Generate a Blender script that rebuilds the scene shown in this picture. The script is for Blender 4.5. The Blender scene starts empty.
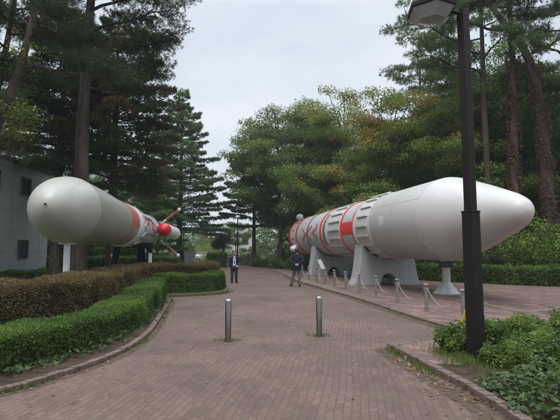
import bpy, bmesh, math, random
import numpy as np
from mathutils import Vector, Matrix

S = bpy.context.scene
COL = S.collection
PI = math.pi

# ------------------------------------------------------------------ helpers
def link(o, parent=None):
    COL.objects.link(o)
    if parent is not None:
        o.parent = parent
    return o

def tag(o, label, cat, group=None):
    o['label'] = label
    o['category'] = cat
    if group:
        o['group'] = group
    return o

def struct(o, kind='structure'):
    o['kind'] = kind
    return o

def thing(name, label, cat, loc=(0, 0, 0), rot=(0, 0, 0), group=None):
    o = bpy.data.objects.new(name, None)
    o.empty_display_size = .2
    link(o)
    o.location = loc
    o.rotation_euler = rot
    return tag(o, label, cat, group)

def copy_thing(root, loc, rot=None, label=None, scale=None):
    r = root.copy(); COL.objects.link(r)
    r.location = loc
    if rot is not None: r.rotation_euler = rot
    if scale is not None: r.scale = scale
    if label: r['label'] = label
    for ch in list(root.children):
        c = ch.copy(); COL.objects.link(c); c.parent = r
        for g in list(ch.children):
            d = g.copy(); COL.objects.link(d); d.parent = c
    return r

class MB:
    """collects shapes, links them as one mesh object"""
    def __init__(s):
        s.v = []; s.f = []; s.m = []
    def add(s, vs, fs, mi=0):
        o = len(s.v)
        s.v += [tuple(v) for v in vs]
        s.f += [tuple(i + o for i in f) for f in fs]
        s.m += [mi] * len(fs)
        return s
    def box(s, c, d, rz=0, M=None, mi=0):
        vs = []
        for i in range(8):
            p = Vector(((i & 1) - .5, ((i >> 1) & 1) - .5, ((i >> 2) & 1) - .5))
            p = Vector((p.x * d[0], p.y * d[1], p.z * d[2]))
            if M is not None: p = M @ p
            if rz: p = Matrix.Rotation(rz, 3, 'Z') @ p
            vs.append(p + Vector(c))
        return s.add(vs, [(0, 2, 3, 1), (4, 5, 7, 6), (0, 1, 5, 4), (2, 6, 7, 3), (0, 4, 6, 2), (1, 3, 7, 5)], mi)
    def tube(s, pts, rad, n=8, cap=True, mi=0, ell=None):
        pts = [Vector(p) for p in pts]
        if not hasattr(rad, '__len__'): rad = [rad] * len(pts)
        vs = []; fs = []
        ref = Vector((0, 0, 1))
        prev = None
        for i, p in enumerate(pts):
            t = (pts[min(i + 1, len(pts) - 1)] - pts[max(i - 1, 0)]).normalized()
            if prev is None:
                a = t.orthogonal().normalized() if abs(t.z) > .95 else t.cross(ref).normalized()
            else:
                a = (prev - t * prev.dot(t))
                a = a.normalized() if a.length > 1e-6 else t.orthogonal().normalized()
            prev = a
            b = t.cross(a).normalized()
            for k in range(n):
                an = 2 * PI * k / n
                e = ell if ell else 1
                vs.append(p + (a * math.cos(an) + b * math.sin(an) * e) * rad[i])
        for i in range(len(pts) - 1):
            for k in range(n):
                k2 = (k + 1) % n
                fs.append((i * n + k, i * n + k2, (i + 1) * n + k2, (i + 1) * n + k))
        if cap:
            fs.append(tuple(range(n - 1, -1, -1)))
            fs.append(tuple((len(pts) - 1) * n + k for k in range(n)))
        return s.add(vs, fs, mi)
    def lathe(s, prof, n=64, axis='Y', cap=True, mi=0, a0=0, a1=2 * PI):
        """prof: list of (t, r) along the axis"""
        full = abs(a1 - a0 - 2 * PI) < 1e-6
        nn = n if full else n + 1
        vs = []; fs = []
        for (t, r) in prof:
            for k in range(nn):
                a = a0 + (a1 - a0) * k / n
                x, z = math.cos(a) * r, math.sin(a) * r
                vs.append((x, t, z) if axis == 'Y' else (x, z, t))
        for i in range(len(prof) - 1):
            for k in range(n):
                k2 = (k + 1) % nn
                q = (i * nn + k, i * nn + k2, (i + 1) * nn + k2, (i + 1) * nn + k)
                fs.append(q if axis != 'Y' else q[::-1])
        if cap and full:
            if prof[0][1] > 1e-4: fs.append(tuple(range(n)))
            if prof[-1][1] > 1e-4: fs.append(tuple((len(prof) - 1) * n + k for k in range(n - 1, -1, -1)))
        return s.add(vs, fs, mi)
    def prism(s, poly, z0, z1, mi=0):
        n = len(poly)
        vs = [(x, y, z0) for x, y in poly] + [(x, y, z1) for x, y in poly]
        fs = [tuple(range(n - 1, -1, -1)), tuple(range(n, 2 * n))]
        fs += [(i, (i + 1) % n, n + (i + 1) % n, n + i) for i in range(n)]
        return s.add(vs, fs, mi)
    def build(s, name, mats, parent=None, smooth=False, bevel=0, auto=None):
        me = bpy.data.meshes.new(name)
        me.from_pydata(s.v, [], s.f)
        if not isinstance(mats, (list, tuple)): mats = [mats]
        for m in mats: me.materials.append(m)
        me.polygons.foreach_set('material_index', s.m)
        bm = bmesh.new(); bm.from_mesh(me)
        bmesh.ops.recalc_face_normals(bm, faces=bm.faces)
        bm.to_mesh(me); bm.free()
        if smooth:
            me.polygons.foreach_set('use_smooth', [True] * len(me.polygons))
            me.set_sharp_from_angle(angle=math.radians(auto or 35))
        me.update()
        o = link(bpy.data.objects.new(name, me), parent)
        if bevel:
            b = o.modifiers.new('bevel', 'BEVEL'); b.width = bevel; b.segments = 2; b.limit_method = 'ANGLE'
        return o

def bake(o):
    """apply the modifiers of o into its mesh"""
    dg = bpy.context.evaluated_depsgraph_get()
    me = bpy.data.meshes.new_from_object(o.evaluated_get(dg))
    old = o.data
    o.modifiers.clear()
    o.data = me
    bpy.data.meshes.remove(old)
    return o

# ------------------------------------------------------------------ materials
class NT:
    def __init__(s, name):
        s.m = bpy.data.materials.new(name); s.m.use_nodes = True
        s.t = s.m.node_tree; s.n = s.t.nodes; s.l = s.t.links
        s.b = s.n['Principled BSDF']
        s.out = s.n['Material Output']
        s._co = None
    def co(s):
        if s._co is None:
            s._co = s.n.new('ShaderNodeTexCoord').outputs['Object']
        return s._co
    def node(s, typ, **kw):
        n = s.n.new(typ)
        for k, v in kw.items(): setattr(n, k, v)
        return n
    def link(s, a, b): s.l.new(a, b)
    def noise(s, scale, detail=4, rough=.6, vec=None, out='Fac'):
        n = s.n.new('ShaderNodeTexNoise')
        n.inputs['Scale'].default_value = scale
        n.inputs['Detail'].default_value = detail
        n.inputs['Roughness'].default_value = rough
        s.l.new(vec if vec is not None else s.co(), n.inputs['Vector'])
        return n.outputs[out]
    def ramp(s, fac, stops):
        r = s.n.new('ShaderNodeValToRGB')
        e = r.color_ramp.elements
        while len(e) < len(stops): e.new(.5)
        for i, (p, c) in enumerate(stops):
            e[i].position = p; e[i].color = (*c, 1) if len(c) == 3 else c
        s.l.new(fac, r.inputs['Fac'])
        return r.outputs['Color']
    def mix(s, fac, a, b, mode='MIX'):
        n = s.n.new('ShaderNodeMix'); n.data_type = 'RGBA'; n.blend_type = mode
        for i, v in ((0, fac), (6, a), (7, b)):
            if hasattr(v, 'links'): s.l.new(v, n.inputs[i])
            else: n.inputs[i].default_value = v if i == 0 else ((*v, 1) if len(v) == 3 else v)
        return n.outputs[2]
    def math(s, op, a, b=None, c=None):
        n = s.n.new('ShaderNodeMath'); n.operation = op
        for i, v in enumerate((a, b, c)):
            if v is None: continue
            if hasattr(v, 'links'): s.l.new(v, n.inputs[i])
            else: n.inputs[i].default_value = v
        return n.outputs[0]
    def bump(s, h, strength=.3, dist=.02):
        n = s.n.new('ShaderNodeBump')
        n.inputs['Strength'].default_value = strength
        n.inputs['Distance'].default_value = dist
        s.l.new(h, n.inputs['Height'])
        s.l.new(n.outputs['Normal'], s.b.inputs['Normal'])
    def base(s, c):
        if hasattr(c, 'links'): s.l.new(c, s.b.inputs['Base Color'])
        else: s.b.inputs['Base Color'].default_value = (*c, 1)
    def set(s, rough=.6, metal=0, spec=.5):
        s.b.inputs['Roughness'].default_value = rough
        s.b.inputs['Metallic'].default_value = metal
        s.b.inputs['Specular IOR Level'].default_value = spec
        return s

def plain(name, c, rough=.6, metal=0, spec=.5, var=.12, scale=6, bump=0, streak=False):
    t = NT(name).set(rough, metal, spec)
    vec = None
    if streak:
        mp = t.node('ShaderNodeMapping'); mp.inputs['Scale'].default_value = (1, 1, .12)
        t.link(t.co(), mp.inputs['Vector']); vec = mp.outputs['Vector']
    f = t.noise(scale, 6, .65, vec)
    lo = tuple(x * (1 - var) for x in c); hi = tuple(min(1, x * (1 + var)) for x in c)
    t.base(t.ramp(f, [(.3, lo), (.7, hi)]))
    if bump: t.bump(t.noise(scale * 8, 5), bump, .01)
    return t.m

def leaf_mat(name, stops, rough=.55, trans=.45, spec=.25):
    t = NT(name).set(rough, 0, spec)
    a = t.node('ShaderNodeAttribute', attribute_name='tint')
    c = t.ramp(a.outputs['Fac'], stops)
    t.base(c)
    tr = t.node('ShaderNodeBsdfTranslucent')
    t.link(c, tr.inputs['Color'])
    mx = t.node('ShaderNodeMixShader'); mx.inputs[0].default_value = trans
    t.link(t.b.outputs[0], mx.inputs[1]); t.link(tr.outputs[0], mx.inputs[2])
    t.link(mx.outputs[0], t.out.inputs['Surface'])
    return t.m

def paving(name, cols, rz, bw=.222, bh=.111, wav=.016, stain=(.45, 1.0), dirt=(.07, .06, .05), moss=.0, patch=0):
    t = NT(name).set(.75, 0, .35)
    mp = t.node('ShaderNodeMapping'); mp.inputs['Rotation'].default_value = (0, 0, rz)
    t.link(t.co(), mp.inputs['Vector'])
    # slight wander of the laid rows
    sp = t.node('ShaderNodeSeparateXYZ'); t.link(mp.outputs['Vector'], sp.inputs[0])
    wob = t.noise(.35, 2, .5)
    wob = t.math('MULTIPLY', t.math('SUBTRACT', wob, .5), .25)
    x = t.math('ADD', sp.outputs['X'], wob); y = t.math('ADD', sp.outputs['Y'], wob)
    zx = t.math('MULTIPLY', t.math('SUBTRACT', t.math('PINGPONG', t.math('MULTIPLY', x, 1 / (bw / 2)), 1.0), .5), wav)
    zy = t.math('MULTIPLY', t.math('SUBTRACT', t.math('PINGPONG', t.math('MULTIPLY', y, 1 / (bh / 2)), 1.0), .5), wav)
    cb = t.node('ShaderNodeCombineXYZ')
    t.link(t.math('ADD', x, zy), cb.inputs[0]); t.link(t.math('ADD', y, zx), cb.inputs[1])
    br = t.node('ShaderNodeTexBrick', offset=.5, squash=1)
    br.inputs['Scale'].default_value = 1
    br.inputs['Brick Width'].default_value = bw
    br.inputs['Row Height'].default_value = bh
    br.inputs['Mortar Size'].default_value = .0055
    br.inputs['Mortar Smooth'].default_value = .25
    br.inputs['Color1'].default_value = (0, 0, 0, 1)
    br.inputs['Color2'].default_value = (1, 1, 1, 1)
    br.inputs['Mortar'].default_value = (.5, .5, .5, 1)
    t.link(cb.outputs[0], br.inputs['Vector'])
    c = t.ramp(br.outputs['Color'], cols)
    fine = t.noise(60, 4, .7)
    c = t.mix(.35, c, t.ramp(fine, [(.3, (.3, .3, .3)), (.7, (.75, .72, .7))]), 'OVERLAY')
    big = t.noise(.55, 6, .62)
    c = t.mix(1, c, t.ramp(big, [(.33, (stain[0],) * 3), (.62, (stain[1],) * 3)]), 'MULTIPLY')
    if patch:
        b2 = t.node('ShaderNodeTexBrick', offset=.37, squash=1)
        for k, v in (('Scale', 1), ('Brick Width', patch), ('Row Height', .22), ('Mortar Size', 0)): b2.inputs[k].default_value = v
        b2.inputs['Color1'].default_value = (.62, .64, .68, 1); b2.inputs['Color2'].default_value = (1.25, 1.2, 1.15, 1)
        t.link(cb.outputs[0], b2.inputs['Vector'])
        c = t.mix(1, c, b2.outputs['Color'], 'MULTIPLY')
    big2 = t.noise(1.7, 5, .7)
    c = t.mix(t.ramp(big2, [(.52, (0, 0, 0)), (.75, (.55, .55, .55))]), c, dirt)
    jd = dirt
    if moss:
        mz = t.noise(.8, 4, .6)
        jd = t.mix(t.ramp(mz, [(.5, (0, 0, 0)), (.65, (1, 1, 1))]), dirt, (.05, .075, .03))
    c = t.mix(t.math('MULTIPLY', br.outputs['Fac'], .9), c, jd)
    t.base(c)
    h = t.math('ADD', t.math('MULTIPLY', br.outputs['Fac'], -1.0), t.math('MULTIPLY', fine, .35))
    h = t.math('ADD', h, t.math('MULTIPLY', br.outputs['Color'], .25))
    t.bump(h, .55, .008)
    return t.m

M = {}
M['path'] = paving('path_paving', [(0, (.097, .058, .046)), (.4, (.116, .071, .057)), (.75, (.126, .079, .063)), (1, (.1, .068, .057))], math.radians(99), wav=.013, stain=(.66, 1.1), dirt=(.058, .046, .033), bw=.172, bh=.086, moss=.5)
M['plaza'] = paving('plaza_paving', [(0, (.125, .076, .062)), (.35, (.165, .098, .08)), (.6, (.19, .12, .1)), (.8, (.095, .07, .062)), (1, (.15, .1, .085))], math.radians(52), stain=(.7, 1.05), dirt=(.1, .072, .058), patch=.7)
M['kerb'] = plain('kerb_brick', (.105, .07, .056), .85, var=.5, scale=9, bump=.3)
M['soil'] = plain('soil', (.045, .032, .022), .95, var=.5, scale=5, bump=.6, spec=.1)

def ground_mat():
    t = NT('earth').set(.95, 0, .1)
    c = t.ramp(t.noise(.6, 8, .7), [(.35, (.05, .038, .026)), (.52, (.05, .06, .022)), (.7, (.075, .09, .03))])
    t.base(c); t.bump(t.noise(12, 6), .6, .05)
    return t.m
M['ground'] = ground_mat()

def rocket_white(name, c, dirtc, amt, streak=True):
    t = NT(name).set(.38, 0, .5)
    mp = t.node('ShaderNodeMapping'); mp.inputs['Scale'].default_value = (2.2, .35, .35)
    t.link(t.co(), mp.inputs['Vector'])
    f = t.noise(1.6, 7, .66, mp.outputs['Vector'])
    f2 = t.noise(9, 6, .7)
    k = t.math('MULTIPLY', t.ramp(f, [(.42, (0, 0, 0)), (.75, (1, 1, 1))]), amt)
    k = t.math('ADD', k, t.math('MULTIPLY', t.ramp(f2, [(.5, (0, 0, 0)), (.8, (1, 1, 1))]), amt * .5))
    t.base(t.mix(k, c, dirtc))
    t.link(t.math('ADD', t.math('MULTIPLY', f, .25), .27), t.b.inputs['Roughness'])
    t.bump(t.noise(1.2, 3), .06, .05)
    return t.m
M['cream'] = rocket_white('weathered_cream_paint', (.44, .42, .403), (.31, .287, .265), .38)
M['cream2'] = rocket_white('panelled_cream_paint', (.48, .462, .435), (.3, .28, .25), .4)
M['silver'] = rocket_white('grey_hull_paint', (.4, .405, .415), (.27, .27, .27), .4)
M['hullwhite'] = rocket_white('dull_white_paint', (.345, .335, .3), (.21, .2, .165), .45)
M['hulltan'] = rocket_white('greenish_grey_paint', (.265, .252, .215), (.17, .158, .125), .4)
M['red'] = plain('red_paint', (.56, .035, .03), .45, var=.15, scale=4)
M['redfade'] = plain('faded_red_paint', (.42, .09, .075), .5, var=.25, scale=5)
M['ballred'] = plain('glossy_red_paint', (.6, .02, .025), .3, var=.08, scale=4)
M['black'] = plain('black_paint', (.006, .006, .007), .7, var=.3, spec=.15)
M['darkline'] = plain('dark_strap', (.035, .035, .038), .6, var=.3)
M['white'] = plain('white_paint', (.62, .62, .60), .45, var=.07, scale=3)
M['concrete'] = plain('grey_concrete', (.255, .26, .25), .85, var=.16, scale=1.6, bump=.25, streak=True)
M['pedestal'] = plain('pale_painted_steel', (.4, .415, .4), .5, var=.1)
M['steel'] = plain('brushed_steel', (.2, .195, .19), .3, .95, var=.2, scale=14, streak=True)
M['steelcap'] = plain('steel_cap', (.5, .49, .48), .3, .85, var=.1)
M['post'] = plain('weathered_grey_post', (.2, .185, .175), .5, .45, var=.25, scale=12)
M['rope'] = plain('pale_chain_rope', (.25, .24, .23), .7, var=.15, scale=30)
M['brownpole'] = plain('dark_brown_painted_steel', (.011, .0078, .007), .55, var=.2, scale=3, spec=.2)
M['yellow'] = plain('yellow_plastic', (.62, .5, .03), .5, var=.08)
M['boardwhite'] = plain('white_board', (.42, .42, .42), .4, var=.04)
M['ink'] = plain('dark_ink', (.03, .035, .06), .6)
M['bark'] = plain('dark_bark', (.06, .047, .038), .95, var=.75, scale=5, bump=1.0, spec=.15, streak=True)
M['barkpine'] = plain('reddish_pine_bark', (.07, .05, .04), .95, var=.5, scale=6, bump=1.0, spec=.15, streak=True)
M['barkgrey'] = plain('grey_bark', (.1, .088, .075), .95, var=.4, scale=6, bump=.8, spec=.15, streak=True)
M['core'] = plain('hedge_twigs', (.022, .02, .012), .95, var=.4, scale=12, spec=.05)

def facade_mat():
    t = NT('grey_panel_cladding').set(.55, 0, .4)
    f = t.noise(1.2, 5, .6)
    t.base(t.ramp(f, [(.3, (.4, .42, .425)), (.7, (.46, .48, .485))]))
    return t.m
M['facade'] = facade_mat()
M['joint'] = plain('dark_joint', (.24, .25, .255), .8)
M['windowframe'] = plain('dark_window_frame', (.07, .075, .08), .5)
M['windowdark'] = plain('dark_window_glass', (.035, .045, .05), .12, var=.2)
M['palewall'] = plain('pale_wall', (.42, .43, .43), .8, var=.08, scale=1)
M['palewall2'] = plain('grey_white_wall', (.33, .345, .355), .8, var=.1, scale=.6)
M['roofgrey'] = plain('grey_roof', (.16, .16, .17), .8, var=.2)

G0 = (.018, .03, .014)
M['lf_darkcon'] = leaf_mat('dark_conifer_needles', [(0, (0.02713, 0.03958, 0.01724)), (.45, (0.05039, 0.07256, 0.02519)), (.8, (0.0969, 0.07915, 0.03448)), (1, (0.1647, 0.08245, 0.03978))])
M['lf_cedar'] = leaf_mat('green_cedar_needles', [(0, (0.0393, 0.0757, 0.0269)), (.5, (0.0787, 0.1397, 0.0431)), (1, (0.1442, 0.2095, 0.0628))])
M['lf_pine'] = leaf_mat('pine_needles', [(0, (0.04013, 0.06829, 0.02246)), (.5, (0.07661, 0.1242, 0.03994)), (1, (0.1459, 0.1862, 0.0624))])
M['lf_pinedark'] = leaf_mat('dark_pine_needles', [(0, (0.0228, 0.03104, 0.01248)), (.5, (0.03876, 0.05238, 0.01872)), (1, (0.0741, 0.0776, 0.02808))])
M['lf_mixed'] = leaf_mat('dull_green_leaves', [(0, (0.0492, 0.0854, 0.024)), (.5, (0.0985, 0.1547, 0.036)), (.85, (0.1847, 0.2241, 0.0515)), (1, (0.2462, 0.1707, 0.0601))])
M['lf_green'] = leaf_mat('fresh_green_leaves', [(0, (0.057, 0.1091, 0.0187)), (.5, (0.1211, 0.2061, 0.0356)), (.9, (0.228, 0.3031, 0.0562)), (1, (0.3135, 0.3152, 0.0702))])
M['lf_bright'] = leaf_mat('bright_ground_cover_leaves', [(0, (0.0684, 0.1164, 0.0234)), (.5, (0.1254, 0.194, 0.0429)), (1, (0.2052, 0.2716, 0.0624))])
M['lf_autumn'] = leaf_mat('turning_leaves', [(0, (0.0513, 0.0995, 0.0195)), (.4, (0.114, 0.1886, 0.0312)), (.65, (0.228, 0.2305, 0.0429)), (.85, (0.342, 0.199, 0.0546)), (1, (0.3876, 0.1362, 0.0546))])
M['lf_reddish'] = leaf_mat('sparse_reddish_leaves', [(0, (0.1037, 0.06305, 0.03042)), (.6, (0.1927, 0.08827, 0.0507)), (1, (0.2519, 0.1009, 0.07098))])
M['lf_hedge'] = leaf_mat('trimmed_box_leaves', [(0, (0.0306, 0.0611, 0.0126)), (.5, (0.069, 0.1358, 0.0231)), (1, (0.1532, 0.2309, 0.0419))])
M['lf_brown'] = leaf_mat('brown_azalea_leaves', [(0, (0.0539, 0.0445, 0.0172)), (.3, (0.098, 0.0693, 0.0281)), (.6, (0.1569, 0.097, 0.039)), (.8, (0.1863, 0.1187, 0.0468)), (.9, (0.1176, 0.1187, 0.0351)), (1, (0.0784, 0.1286, 0.0312))])
M['lf_ivy'] = leaf_mat('broad_ivy_leaves', [(0, (0.02052, 0.03686, 0.01092)), (.5, (0.0513, 0.09215, 0.0234)), (.85, (0.0969, 0.1552, 0.0351)), (.97, (0.1596, 0.194, 0.0624)), (1, (0.342, 0.2328, 0.0936))], rough=.45, spec=.4)
M['lf_shrub'] = leaf_mat('small_shrub_leaves', [(0, (0.0433, 0.0738, 0.0169)), (.5, (0.0868, 0.1476, 0.0282)), (1, (0.1909, 0.2511, 0.0452))])
M['lf_rust'] = leaf_mat('rusty_ivy_leaves', [(0, (.04, .045, .02)), (.4, (.085, .06, .035)), (.75, (.14, .08, .045)), (1, (.2, .105, .055))])
M['lf_grass'] = leaf_mat('weed_blades', [(0, (0.04788, 0.06984, 0.01685)), (.6, (0.09576, 0.1513, 0.02808)), (1, (0.2052, 0.2212, 0.05616))])
M['lf_litter'] = leaf_mat('dry_fallen_leaves', [(0, (0.0684, 0.03686, 0.01872)), (.6, (0.1482, 0.08245, 0.039)), (1, (0.2736, 0.1746, 0.078))], trans=.1)

# ------------------------------------------------------------------ leaf meshes
def unit(a):
    return a / np.maximum(np.linalg.norm(a, axis=1, keepdims=True), 1e-9)

def mesh_np(name, V, nf, k, tint, mat, extra=None):
    """V: (nf*k,3) verts, nf faces with k corners each"""
    me = bpy.data.meshes.new(name)
    me.vertices.add(len(V)); me.vertices.foreach_set('co', np.ascontiguousarray(V, dtype=np.float32).ravel())
    me.loops.add(nf * k); me.polygons.add(nf)
    me.loops.foreach_set('vertex_index', np.arange(nf * k, dtype=np.int32))
    me.polygons.foreach_set('loop_start', np.arange(0, nf * k, k, dtype=np.int32))
    me.polygons.foreach_set('loop_total', np.full(nf, k, dtype=np.int32))
    me.update(calc_edges=True)
    at = me.attributes.new('tint', 'FLOAT', 'FACE')
    at.data.foreach_set('value', np.clip(tint, 0, 1).astype(np.float32))
    me.materials.append(mat)
    return me

def kites(P, U, W, L, Wd, mid=.45, N=None, curl=0):
    """kite leaves: base P, long axis U, width axis W"""
    n = len(P)
    L = np.asarray(L).reshape(-1, 1) * np.ones((n, 1)); Wd = np.asarray(Wd).reshape(-1, 1) * np.ones((n, 1))
    V = np.empty((n, 4, 3))
    V[:, 0] = P
    V[:, 1] = P + U * L * mid + W * Wd * .5
    V[:, 2] = P + U * L
    V[:, 3] = P + U * L * mid - W * Wd * .5
    if N is not None and curl:
        V[:, 2] -= N * L * curl
    return V.reshape(-1, 3)

def leaf_frames(n, rng, up=.8):
    N = rng.normal(size=(n, 3)); N[:, 2] = np.abs(N[:, 2]) + up; N = unit(N)
    U = unit(np.cross(N, rng.normal(size=(n, 3))))
    return U, np.cross(N, U), N

def cloud(rng, C, R, n, flat=.5):
    """n points spread over clumps centred at C (k,3) with radius R (k,)"""
    k = len(C)
    idx = rng.choice(k, size=n, p=(R ** 2) / np.sum(R ** 2))
    d = unit(rng.normal(size=(n, 3))) * (rng.random((n, 1)) ** .45)
    d[:, 2] *= flat
    return C[idx] + d * R[idx][:, None], idx, d

def broad_crown(name, rng, C, R, n, leaf, mat, flat=.5, up=.7, tint_fn=None, spread=.5):
    P, idx, d = cloud(rng, C, R, n, flat)
    N = unit(rng.normal(0, .55, (n, 3)) + d * np.array([.9, .9, .7]) + np.array([0, 0, up]))
    U = unit(np.cross(N, rng.normal(size=(n, 3)))); W = np.cross(N, U)
    L = leaf * rng.uniform(.7, 1.3, n)
    V = kites(P, U, W, L, L * .62, N=N, curl=.15)
    ct = rng.random(len(C))
    tint = .45 + spread * (ct[idx] - .5) + rng.normal(0, .13, n)
    if tint_fn is not None: tint = tint + tint_fn(P)
    return mesh_np(name, V, n, 4, tint, mat)

def needle_crown(name, rng, P, dirs, k, L, wd, mat, spread=.8, tint=None, upw=.3):
    """k needles at each point P, around dirs"""
    n = len(P) * k
    B = np.repeat(P, k, 0); D = np.repeat(dirs, k, 0)
    U = rng.normal(size=(n, 3)) * spread + D; U[:, 2] += upw
    U = unit(U)
    W = unit(np.cross(U, rng.normal(size=(n, 3))))
    V = kites(B, U, W, L * rng.uniform(.7, 1.25, n), wd)
    tt = np.repeat(tint, k) + rng.normal(0, .12, n)
    return mesh_np(name, V, n, 4, tt, mat)

def wob(rng, a, b, n, amp):
    a = np.array(a, float); b = np.array(b, float)
    t = np.linspace(0, 1, n)[:, None]
    p = a + (b - a) * t
    o = rng.normal(0, amp, (n, 3)); o[0] = 0
    o = np.cumsum(o, 0) * .6
    o -= t * o[-1]
    return p + o

def trunk_mesh(mb, name, mat):
    o = mb.build(name, mat, None, smooth=True, auto=80)
    me = o.data
    bpy.data.objects.remove(o)
    return me

def gen_broad(seed, h, r, base, n=16000, leaf=.13, mat='lf_mixed', bark='barkgrey', limbs=11, flat=.42, tint_fn=None, top=.75, tr=None, spread=.5):
    rng = np.random.default_rng(seed)
    mb = MB(); C = []; R = []
    tr = tr or h * .016
    tp = wob(rng, (0, 0, -.1), (rng.normal(0, .2), rng.normal(0, .2), h * top), 8, h * .012)
    mb.tube(tp, list(np.linspace(tr, tr * .35, 8) * np.array([1.25] + [1] * 7)), 9)
    for i in range(limbs):
        u = (i + .5) / limbs
        z0 = base * .8 + (h * top - base * .8) * u * .97
        k = np.interp(z0, tp[:, 2], np.arange(8)); k0 = int(min(k, 6)); st = tp[k0] + (tp[k0 + 1] - tp[k0]) * (k - k0)
        az = i * 2.4 + rng.normal(0, .4)
        ln = r * (1 - .55 * u ** 1.5) * rng.uniform(.72, 1.12)
        rise = (h - st[2]) * rng.uniform(.28, .6) * (.4 + .6 * u)
        en = st + np.array([math.cos(az) * ln, math.sin(az) * ln, rise])
        lp = wob(rng, st, en, 6, ln * .05)
        lr = tr * .42 * (1 - .5 * u)
        mb.tube(lp, list(np.linspace(lr, lr * .3, 6)), 6)
        for j in range(5):
            q = .35 + .65 * (j + rng.random()) / 5
            kk = q * 5; k0 = int(min(kk, 4)); s2 = lp[k0] + (lp[k0 + 1] - lp[k0]) * (kk - k0)
            a2 = az + rng.normal(0, .9); l2 = r * rng.uniform(.2, .42)
            e2 = s2 + np.array([math.cos(a2) * l2, math.sin(a2) * l2, l2 * rng.uniform(-.05, .75)])
            e2[2] = min(e2[2], h)
            mb.tube(wob(rng, s2, e2, 4, l2 * .06), list(np.linspace(lr * .38, lr * .1, 4)), 5)
            C += [e2, s2 + (e2 - s2) * .55]; R += [r * rng.uniform(.2, .31), r * rng.uniform(.14, .24)]
    for j in range(11):
        e2 = tp[-1] + np.array([rng.normal(0, r * .3), rng.normal(0, r * .3), (h - tp[-1][2]) * rng.uniform(.2, .95)])
        mb.tube(wob(rng, tp[-1], e2, 4, .06), list(np.linspace(tr * .3, tr * .07, 4)), 5)
        C.append(e2); R.append(r * rng.uniform(.17, .28))
    C = np.array(C); R = np.array(R)
    cr = broad_crown('crown', rng, C, R, n, leaf, M[mat], flat, tint_fn=(lambda P: tint_fn(P, h, r)) if tint_fn else None, spread=spread)
    return trunk_mesh(mb, 'trunk', M[bark]), cr

def gen_conifer(seed, h, r, base, mat='lf_cedar', step=.5, per=6, dens=26, k=5, L=.3, wd=.05, bark='bark', power=.85, droop=.1, tr=None, ragged=.25, bare=.2):
    rng = np.random.default_rng(seed)
    mb = MB(); tr = tr or h * .017
    tp = wob(rng, (0, 0, -.1), (0, 0, h), 9, .03)
    mb.tube(tp, list(np.linspace(tr * 1.1, .03, 9)), 9)
    P = []; D = []; T = []
    z = base
    while z < h - .25:
        u = (z - base) / (h - base)
        env = r * (1 - u) ** power + .12
        az0 = rng.random() * 7
        nb = per if u < .8 else max(3, per - 2)
        for i in range(nb):
            az = az0 + i * 2 * PI / nb + rng.normal(0, .25)
            ln = env * rng.uniform(1 - ragged * 1.6, 1 + ragged)
            dz = -droop * ln + rng.normal(0, .05) * ln + u * .35 * ln
            st = np.array([0, 0, z + rng.normal(0, .1)])
            en = st + np.array([math.cos(az) * ln, math.sin(az) * ln, dz])
            md = (st + en) / 2 + np.array([0, 0, .06 * ln])
            en[2] += .08 * ln
            br = max(.012, tr * .22 * (1 - u * .7))
            mb.tube([st, md, en], [br, br * .6, br * .2], 5)
            nn = max(6, int(dens * ln))
            q = bare + (1 - bare) * np.sqrt(rng.random(nn))
            base_p = np.where(q[:, None] < .5, st + (md - st) * (q[:, None] * 2), md + (en - md) * (q[:, None] * 2 - 1))
            side = np.array([-math.sin(az), math.cos(az), 0])
            wdt = .34 * ln * np.minimum(1, (1.12 - q) * 1.4) + .08
            off = rng.uniform(-1, 1, nn) * wdt
            p = base_p + side * off[:, None] + np.c_[np.zeros(nn), np.zeros(nn), rng.normal(-.03, .05, nn) - np.abs(off) * .15]
            P.append(p)
            d = np.tile(np.array([math.cos(az), math.sin(az), -.1]), (nn, 1)) + side * np.sign(off)[:, None] * .7
            D.append(d)
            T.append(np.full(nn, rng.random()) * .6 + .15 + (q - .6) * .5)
        z += step * rng.uniform(.75, 1.25) * (1 - .35 * u)
    P = np.concatenate(P); D = np.concatenate(D); T = np.concatenate(T)
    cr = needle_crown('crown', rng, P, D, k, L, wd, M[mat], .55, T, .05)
    return trunk_mesh(mb, 'trunk', M[bark]), cr

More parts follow.
